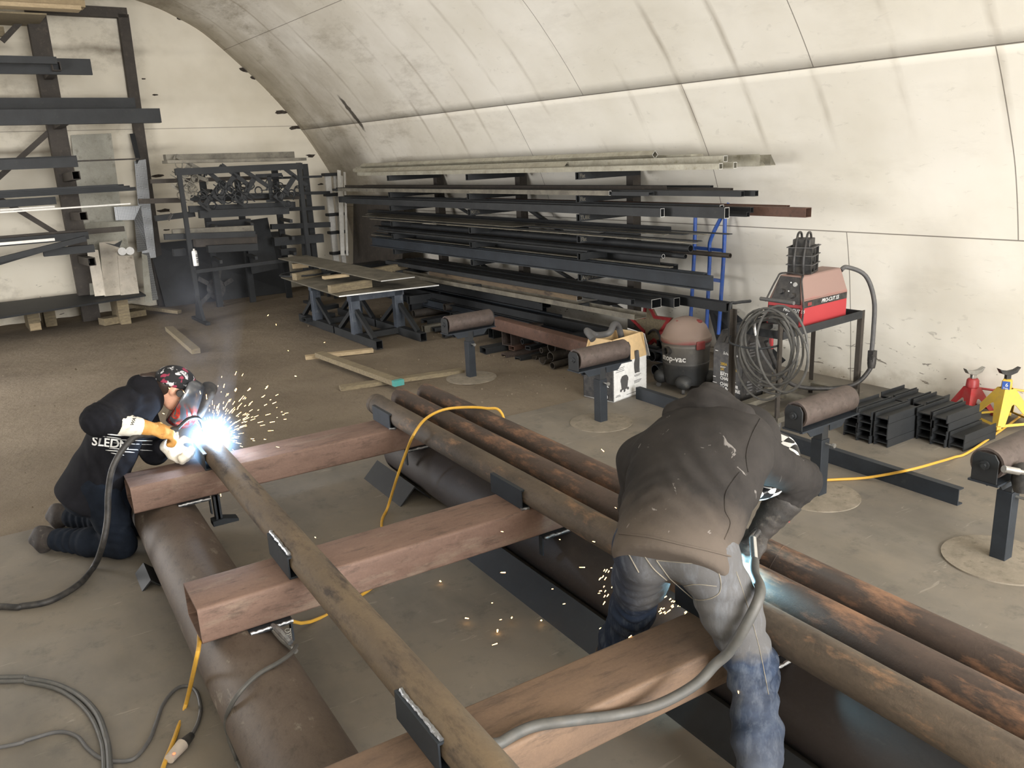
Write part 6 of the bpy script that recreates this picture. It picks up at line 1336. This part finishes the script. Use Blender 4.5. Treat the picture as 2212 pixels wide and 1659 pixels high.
# aluminium shelf frame and strips in the corner
af = thing('slotted_frame', 'tall white frame with dark shelf plates standing in the corner by the wall rack', 'shelf frame', B2W(5.85, 13.5, 0), PHI)
for x in (-.09, .05): m = MB(); m.prism(rect(.10 if x < 0 else .07, .05), (x, 0, .0), (x + .02, .05, 1.95), up=(0, 1, 0)); m.build('side_strip', 'white_paint', af)
for z in (1.93, 1.60, 1.27, .97, .62, .3): m = MB(); m.box((-.02, .0, z), (.30, .16, .05)); m.build('shelf_plate', 'mill_steel', af, bevel=.01)
for i, (x0, x1, h_, d) in enumerate(((732, 742, 368, 'wide white strip leaning in the corner right of the white frame'), (744, 754, 372, 'narrow white strip leaning in the corner, right-hand one of three'), (738, 747, 380, 'white strip leaning in the corner between two others'))):
    a, b = wy(x0 + (8, 6, 4)[i], 552, 13.0), wy(x0, h_, 13.4); m = MB(); m.prism(rect(.06 if i == 0 else .035, .02), a, b, up=(0, -1, 0)); tag(m.build('metal_strip', 'white_paint', world=True), d, 'metal strip', 'white strips in the corner')
for i, (px, py, w, h_, d) in enumerate(((705, 600, .35, .35, 'dark machine block on the floor below the white strips'), (745, 600, .5, .28, 'low dark bench frame below the white strips'), (800, 585, .7, .5, 'dark rack trolley in the shade at the far end of the wall rack'))):
    p = wy(px, py, 13.2 - i * .5); p.z = 0; b = thing(('machine_block', 'work_bench', 'trolley')[i], d, ('machine', 'bench', 'trolley')[i], tuple(p), PHI)
    for sx in (-1, 1):
        for sy in (-1, 1): m = MB(); m.prism(rect(.05, .05), (sx * w / 2, sy * .15, 0), (sx * w / 2, sy * .15, h_), up=(0, 1, 0)); m.build('leg', 'black_steel', b)
    m = MB(); m.box((0, 0, h_ + .02), (w + .05, .36, .05)); m.build('top', 'black_steel', b)
# tall cantilever rack at the left
PYP = 13.75
lr = thing('tall_rack', 'tall dark steel rack with braces and long bars against the end wall at far left', 'rack', B2W(1.0, 13.75, 0), PHI)
def L3(x, y, z): return Vector((x - 1.0, y - 13.75, z))
for x in (1.86, -.55): m = MB(); m.prism(rect(.24, .16), L3(x, PYP, 0), L3(x, PYP, 4.4 if x > 0 else 3.5), up=(0, 1, 0)); m.build('column', 'rack_brown', lr)
m = MB(); m.prism(rect(.15, .12), L3(3.02, 14.3, 0), L3(3.10, 14.3, 4.40), up=(0, 1, 0)); m.build('end_post', 'rack_brown', lr)
m = MB(); m.prism(rect(.12, .14), L3(1.9, 14.3, 4.42), L3(3.16, 14.3, 4.42)); m.build('head_rail', 'rack_brown', lr)
ARMZ = [3.52, 2.86, 2.14, 1.60, .98]
for xa in (1.86, -.55):
    for z in ARMZ:
        if xa < 0 and z > 3.3: continue
        m = MB(); m.prism(rect(.10, .11), L3(xa, 13.7, z - .06), L3(xa, 12.75, z - .03), hole=rect(.085, .095)); m.build('arm', 'rack_brown', lr)
for a, b in (((1.8, 2.75), (.75, 1.9)), ((.7, 2.1), (1.8, 1.15)), ((.75, 1.9), (-.4, 1.1)), ((1.86, 4.35), (1.4, 3.9))): m = MB(); m.prism(rect(.05, .07), L3(a[0], PYP, a[1]), L3(b[0], PYP, b[1])); m.build('brace', 'rack_brown', lr)
def b3(px, py, Y, h, mat, desc, x0=.2, w=None, hole=False, name='steel_bar', z1=None):
    p = PBY(px, py, Y); m = MB(); q = Vector((-.95 if p.z < 3.3 and x0 < 1 else x0, Y, p.z if z1 is None else z1)); o2 = rect(w or h, h)
    m.prism(o2, W3(q), W3(p), hole=rect((w or h) - .022, h - .022) if hole else None)
    if hole:
        for i in range(3, len(m.mi), 4): m.mi[i] = 1
        mat = [mat, 'cut_edge']
    return tag(m.build(name, mat, world=True), desc, 'steel bar', 'long stock on the tall left rack')
b3(197, 145, 12.9, .20, 'black_steel', 'wide black channel on the highest arm of the tall left rack', w=.05)
b3(122, 131, 12.5, .085, 'black_steel', 'square tube with a white rim on the highest arm', hole=True)
b3(290, 224, 13.1, .15, 'black_steel', 'rear black beam of the second arm')
b3(345, 250, 12.8, .19, 'black_steel', 'long I-beam sticking out farthest to the right of the tall left rack', w=.12)
b3(166, 350, 12.5, .125, 'black_steel', 'square steel tube with a wide white open end on the third arm', hole=True)
b3(165, 341, 12.8, .06, 'mill_steel', 'thin bar behind the wide open tube')
b3(300, 343, 13.3, .02, 'rack_brown', 'thin rod reaching right from the third arm')
for i in range(8): b3(255 + (i * 13) % 40, 400 + (i % 4) * 3, 12.9 + .05 * i, .03, 'black_steel', 'ribbed bar of the black bundle on the fourth arm, %s from the front' % ORD[i])
b3(282, 440, 12.7, .02, 'white_paint', 'thin white strip on the fourth arm reaching right')
b3(118, 446, 12.9, .025, 'white_paint', 'shorter white strip behind the thin white one')
b3(120, 433, 13.2, .10, 'mill_steel', 'grey plank-like bar behind the white strips')
b3(268, 494, 13.0, .07, 'rack_brown', 'brown plank end sticking out above the leaning sheets', name='steel_bar')
b3(190, 508, 12.8, .10, 'black_steel', 'black channel on the lowest arm')
b3(118, 517, 12.6, .035, 'white_paint', 'bright white strip on the lowest arm')
b3(185, 515, 12.7, .07, 'black_steel', 'dark bar under the bright white strip', z1=.80)
b3(150, 522, 12.9, .06, 'mill_steel', 'sloping bar hanging low at the left edge', z1=.66)
b3(203, 536, 12.8, .10, 'black_steel', 'square tube end facing out below the lowest arm', hole=True, x0=1.3)
# timber on top
for i, (py, h_) in enumerate(((9, .11), (20, .05))):
    p = PBY(180 + i * -8, py, 13.0 - .2 * i); m = MB(); m.prism(rect(.25, h_), W3(Vector((.45, p.y, p.z))), W3(p)); tag(m.build('timber', 'wood_fresh', world=True), ('upper pale timber board lying on top of the tall left rack', 'lower pale timber board lying on top of the tall left rack')[i], 'timber')
p = PBY(100, 27, 12.9); m = MB(); m.box(W3(Vector((.95, 13.4, p.z - .02))), (1.85, 1.0, .02), Matrix.Rotation(PHI, 3, 'Z')); tag(m.build('plywood_sheet', 'wood_grey', world=True), 'grey plywood sheet lying under the timber on the tall left rack', 'plywood')
m = MB(); m.prism(rect(.1, .12), B2W(.3, 13.8, PBY(40, 70, 13.8).z), B2W(1.45, 13.8, PBY(40, 70, 13.8).z)); tag(m.build('timber', 'wood_grey', world=True), 'dark timber rail below the plywood sheet at far left', 'timber')
# sheets leaning on the end wall
grunge('sheet_grey', '8f8d82', 'a3a196', '7c7a6e', 3, .6, .2, .05)
t = NT('tread_plate'); v = t.n.new('ShaderNodeTexChecker'); v.inputs['Scale'].default_value = 62; mp = t.n.new('ShaderNodeMapping'); mp.inputs['Rotation'].default_value = (0, .78, 0); t.link(t.x.outputs['Object'], mp.inputs[0]); t.link(mp.outputs[0], v.inputs[0])
col = t.mix(v.outputs['Fac'], '6e7072', '8f9193'); t.bump(v.outputs['Fac'], .8, .004); M['tread_plate'] = t.out(col, .35, .7)
grunge('shiny_sheet', 'b9b4ac', 'd2ccc2', '9b938a', 4, .25, .75, .03)
def sheet(px, Y0, Y1, mat, desc, name='metal_sheet', ground=False):
    n = len(px); ys = [Y0 if py > np.mean([q[1] for q in px]) else Y1 for _, py in px]
    P = [wy(x, y, Y) for (x, y), Y in zip(px, ys)]
    if min(p.z for p in P) < .16:
        for p in P:
            if p.z < .2: p.z = .002
    m = MB(); m.slab(P, B2W(0, .008, 0)); return tag(m.build(name, mat, world=True, smooth=0), desc, 'metal sheet')
sheet([(190, 610), (282, 604), (240, 288), (153, 292)], 14.25, 14.32, 'sheet_grey', 'tall grey sheet leaning on the end wall behind the tall rack column')
sheet([(308, 560), (337, 556), (315, 344), (290, 348)], 14.05, 14.2, 'tread_plate', 'narrow dark tread plate strip leaning on the end post')
sheet([(296, 355), (303, 340), (291, 288), (280, 289)], 14.1, 14.25, 'black_steel', 'black bar end standing above the tread plate strip', 'steel_bar')
sheet([(297, 545), (318, 540), (304, 444), (246, 447), (250, 476), (290, 475)], 13.9, 14.1, 'tread_plate', 'bright L-shaped tread plate offcut leaning by the end post')
sheet([(195, 640), (292, 632), (270, 478), (184, 482)], 13.6, 14.0, 'sheet_grey', 'brownish grey sheet leaning in the lower left stack')
sheet([(205, 640), (228, 638), (212, 540), (187, 538)], 13.1, 13.3, 'shiny_sheet', 'shiny sheet leaning left-most in the lower stack with a bright edge')
sheet([(226, 640), (268, 636), (255, 520), (214, 524)], 13.2, 13.5, 'shiny_sheet', 'shiny plain sheet leaning in the middle of the lower stack')
sheet([(262, 652), (303, 648), (288, 552), (254, 552)], 13.15, 13.4, 'shiny_sheet', 'shiny embossed sheet with scalloped top in the lower stack')
for i, (px, py) in enumerate(((264, 543), (281, 542))):
    p = wy(px, py, 13.38); m = MB(); m.lathe([(0, 0), (.058, .0), (.058, .006), (0, .006)], (0, 0, 0), 20); m.v = [Vector((q.x, q.z, q.y)) + p for q in m.v]; tag(m.build('cutout_disc', 'text_white', world=True), ('left white round cut-out above the embossed sheet', 'right white round cut-out above the embossed sheet')[i], 'cut-out')
sheet([(325, 650), (342, 647), (322, 545), (305, 548)], 13.4, 13.7, 'tread_plate', 'dark tread plate strip leaning low beside the large plate')
sheet([(313, 652), (330, 655), (318, 552), (306, 548)], 13.2, 13.5, 'sheet_grey', 'grey folded strip leaning beside the low tread plate')
m = MB(); m.slab([wy(225, 524, 13.0), wy(258, 535, 13.0), wy(264, 519, 13.0), wy(247, 528, 13.0)], B2W(0, .006, 0)); tag(m.build('metal_scrap', 'black_steel', world=True, smooth=0), 'pointed black scrap piece hanging below the brown plank end', 'scrap')
# dark sheets lying on timber blocks
m = MB(); z = .385
front = [(x, .0) for x in (0,)]; pts = [Vector((-.9, 12.44, z + .01)), Vector((.6, 12.50, z - .0)), Vector((2.52, 12.95, z + .0)), Vector((2.56, 14.05, z)), Vector((.6, 13.9, z + .02)), Vector((-.9, 13.8, z + .01))]
m.slab([W3(p) for p in pts], (0, 0, -.025)); tag(m.build('sheet_stack', 'black_steel', world=True, smooth=0), 'dark steel sheets lying flat on timber blocks at the far left', 'steel sheets')
for i, (px, py, d) in enumerate(((78, 714, 'pale-ended timber block carrying the dark sheets, left-most'), (112, 704, 'grey timber block beside the pale-ended one'), (272, 698, 'grey timber block at the right end of the dark sheets'))):
    p = PBZ(px, py, 0); m = MB(); m.box(W3(Vector((p.x, p.y + .27, .17))), (.15, .55, .34), Matrix.Rotation(PHI, 3, 'Z')); m.box(W3(Vector((p.x, p.y - .028, .06 if i == 0 else .02))), (.14, .004, .1), Matrix.Rotation(PHI, 3, 'Z'), mi=1); tag(m.build('timber_block', ['wood_grey', 'wood_fresh' if i == 0 else 'wood_grey'], world=True), d, 'timber', 'timber blocks under the dark sheets')
m = MB(); a, b = PZ(280, 660, .10), PZ(388, 674, .03); m.prism(rect(.08, .05), a, b); tag(m.build('wood_plank', 'wood_grey', world=True), 'dark board lying from the sheet stack towards the bar rack foot', 'plank')
for i, (px, py, s) in enumerate(((238, 692, .10), (292, 676, .09))):
    p = PZ(px, py, .05); m = MB(); m.box((p.x, p.y, s / 2), (.25, .2, s), Matrix.Rotation(.3, 3, 'Z')); tag(m.build('timber_block', 'wood_grey', world=True), ('low timber offcut left of the right-hand block', 'small timber offcut lying right of the dark sheets')[i], 'timber')
# ------------------------------------------------------------------ work table, planks on the dirt
ft = thing('work_table', 'heavy dark steel trestle table on the dirt floor topped with a large plate', 'table', B2W(4.42, 9.6, 0), PHI - .02)
def T3(x, y, z): return Vector((x - 4.42, y - 9.6, z))
for fy in (9.22, 10.5):
    for x in (4.12, 4.70):
        m = MB(); m.prism(rect(.115, .09), T3(x, fy, .09), T3(x, fy, .59), up=(0, 1, 0)); m.build('leg', 'table_blue', ft, bevel=.004)
        m = MB(); o2, i2 = rect(.085, .10), rect(.073, .088); m.prism(o2, T3(x, fy - .62, .05), T3(x, fy + .62, .05), hole=i2); m.build('foot_rail', 'mill_steel', ft)
        for s in (-1, 1):
            m = MB(); m.prism(rect(.05, .05), T3(x, fy + s * .50, .10), T3(x, fy + s * .06, .38)); m.build('brace', 'mill_steel', ft)
    m = MB(); m.prism(rect(.09, .10), T3(4.05, fy, .545), T3(4.77, fy, .545)); m.build('top_beam', 'table_blue', ft)
    m = MB(); m.prism(rect(.08, .07), T3(4.12, fy, .055), T3(4.70, fy, .055)); m.build('cross_rail', 'mill_steel', ft)
def flat_plate(pts, z, th, mat, label, name='steel_plate', cat='steel plate', z2=None):
    m = MB(); m.slab([B2W(x, y, z if len(q) == 0 else q[0]) for x, y, *q in pts], (0, 0, -th)); m.mi[2] = 1; o = m.build(name, [mat, 'cut_edge'], world=True, smooth=0); return tag(o, label, cat)
flat_plate([(3.84, 9.02), (5.06, 8.80), (5.22, 10.5), (3.98, 11.3)], .615, .014, 'dusty_steel', 'large steel plate lying on the trestle table with a bright front edge')
flat_plate([(4.36, 8.95, .735), (4.80, 8.92, .735), (4.66, 12.0, .80), (4.22, 12.0, .80)], .75, .012, 'dusty_steel', 'long narrow plate lying over the timbers on the trestle table')
def timber(px0, py0, px1, py1, z, w, h, mat, label, name='timber_block'):
    a, b = PZ(px0, py0, z), PZ(px1, py1, z); m = MB(); m.prism(rect(w, h), a, b); return tag(m.build(name, mat, world=True), label, 'timber', None)
timber(712, 625, 800, 612, .665, .09, .09, 'wood_grey', 'nearest timber block on the table plate, below the fresh block')
timber(698, 600, 752, 594, .72, .10, .035, 'wood_fresh', 'fresh yellow timber piece lying on the table plate')
timber(636, 598, 690, 588, .66, .09, .09, 'wood_grey', 'grey timber block at the back left of the table plate')
timber(795, 589, 876, 574, .66, .09, .09, 'wood_grey', 'long timber sticking out right from under the narrow plate')
timber(632, 575, 665, 572, .68, .09, .07, 'wood_fresh', 'pale timber end under the far end of the narrow plate')
m = MB(); p = PZ(660, 590, .66); m.tube([p + Vector((.35 * math.cos(a), .28 * math.sin(a), .0)) for a in np.linspace(.3, 5.2, 16)], .012, 6); tag(m.build('steel_ring', 'mill_steel', world=True), 'bent thin steel hoop lying at the far end of the table plate', 'steel hoop')
for i, (px, py, L, d) in enumerate(((672, 694, .35, 'channel offcut on the dirt left of the table'), (690, 672, .3, 'channel offcut on the dirt behind the left table foot'))):
    p = PZ(px, py, .06); m = MB(); m.prism(channel(.12, .06), p + Vector((-.1, 0, .06)), p + Vector((L, .1, .06))); tag(m.build('steel_offcut', 'mill_steel', world=True), d, 'steel offcut')
def plank(x0, y0, x1, y1, w, h, mat, label, z=0.0, tip=None):
    a, b = PZ(x0, y0, z), PZ(x1, y1, z); a.z = b.z = z + h / 2; m = MB(); m.prism(rect(w, h), a, b)
    if tip: d = (b - a).normalized(); m.prism(rect(w + .004, h + .004), b - d * .05, b + d * .003, mi=1)
    return tag(m.build('wood_plank', [mat, tip] if tip else mat, world=True), label, 'plank')
plank(366, 714, 424, 764, .10, .06, 'wood_grey', 'single grey plank lying on the dirt behind the kneeling person')
plank(690, 770, 863, 833, .10, .05, 'wood_grey', 'long grey plank with a teal painted end behind the three pipes', .045, 'teal_paint')
plank(735, 843, 1000, 805, .10, .04, 'wood_grey', 'pale split board under the teal-ended plank, pointing at the far roller stand')
plank(660, 776, 806, 760, .09, .04, 'wood_fresh', 'pale board under the far end of the teal-ended plank')
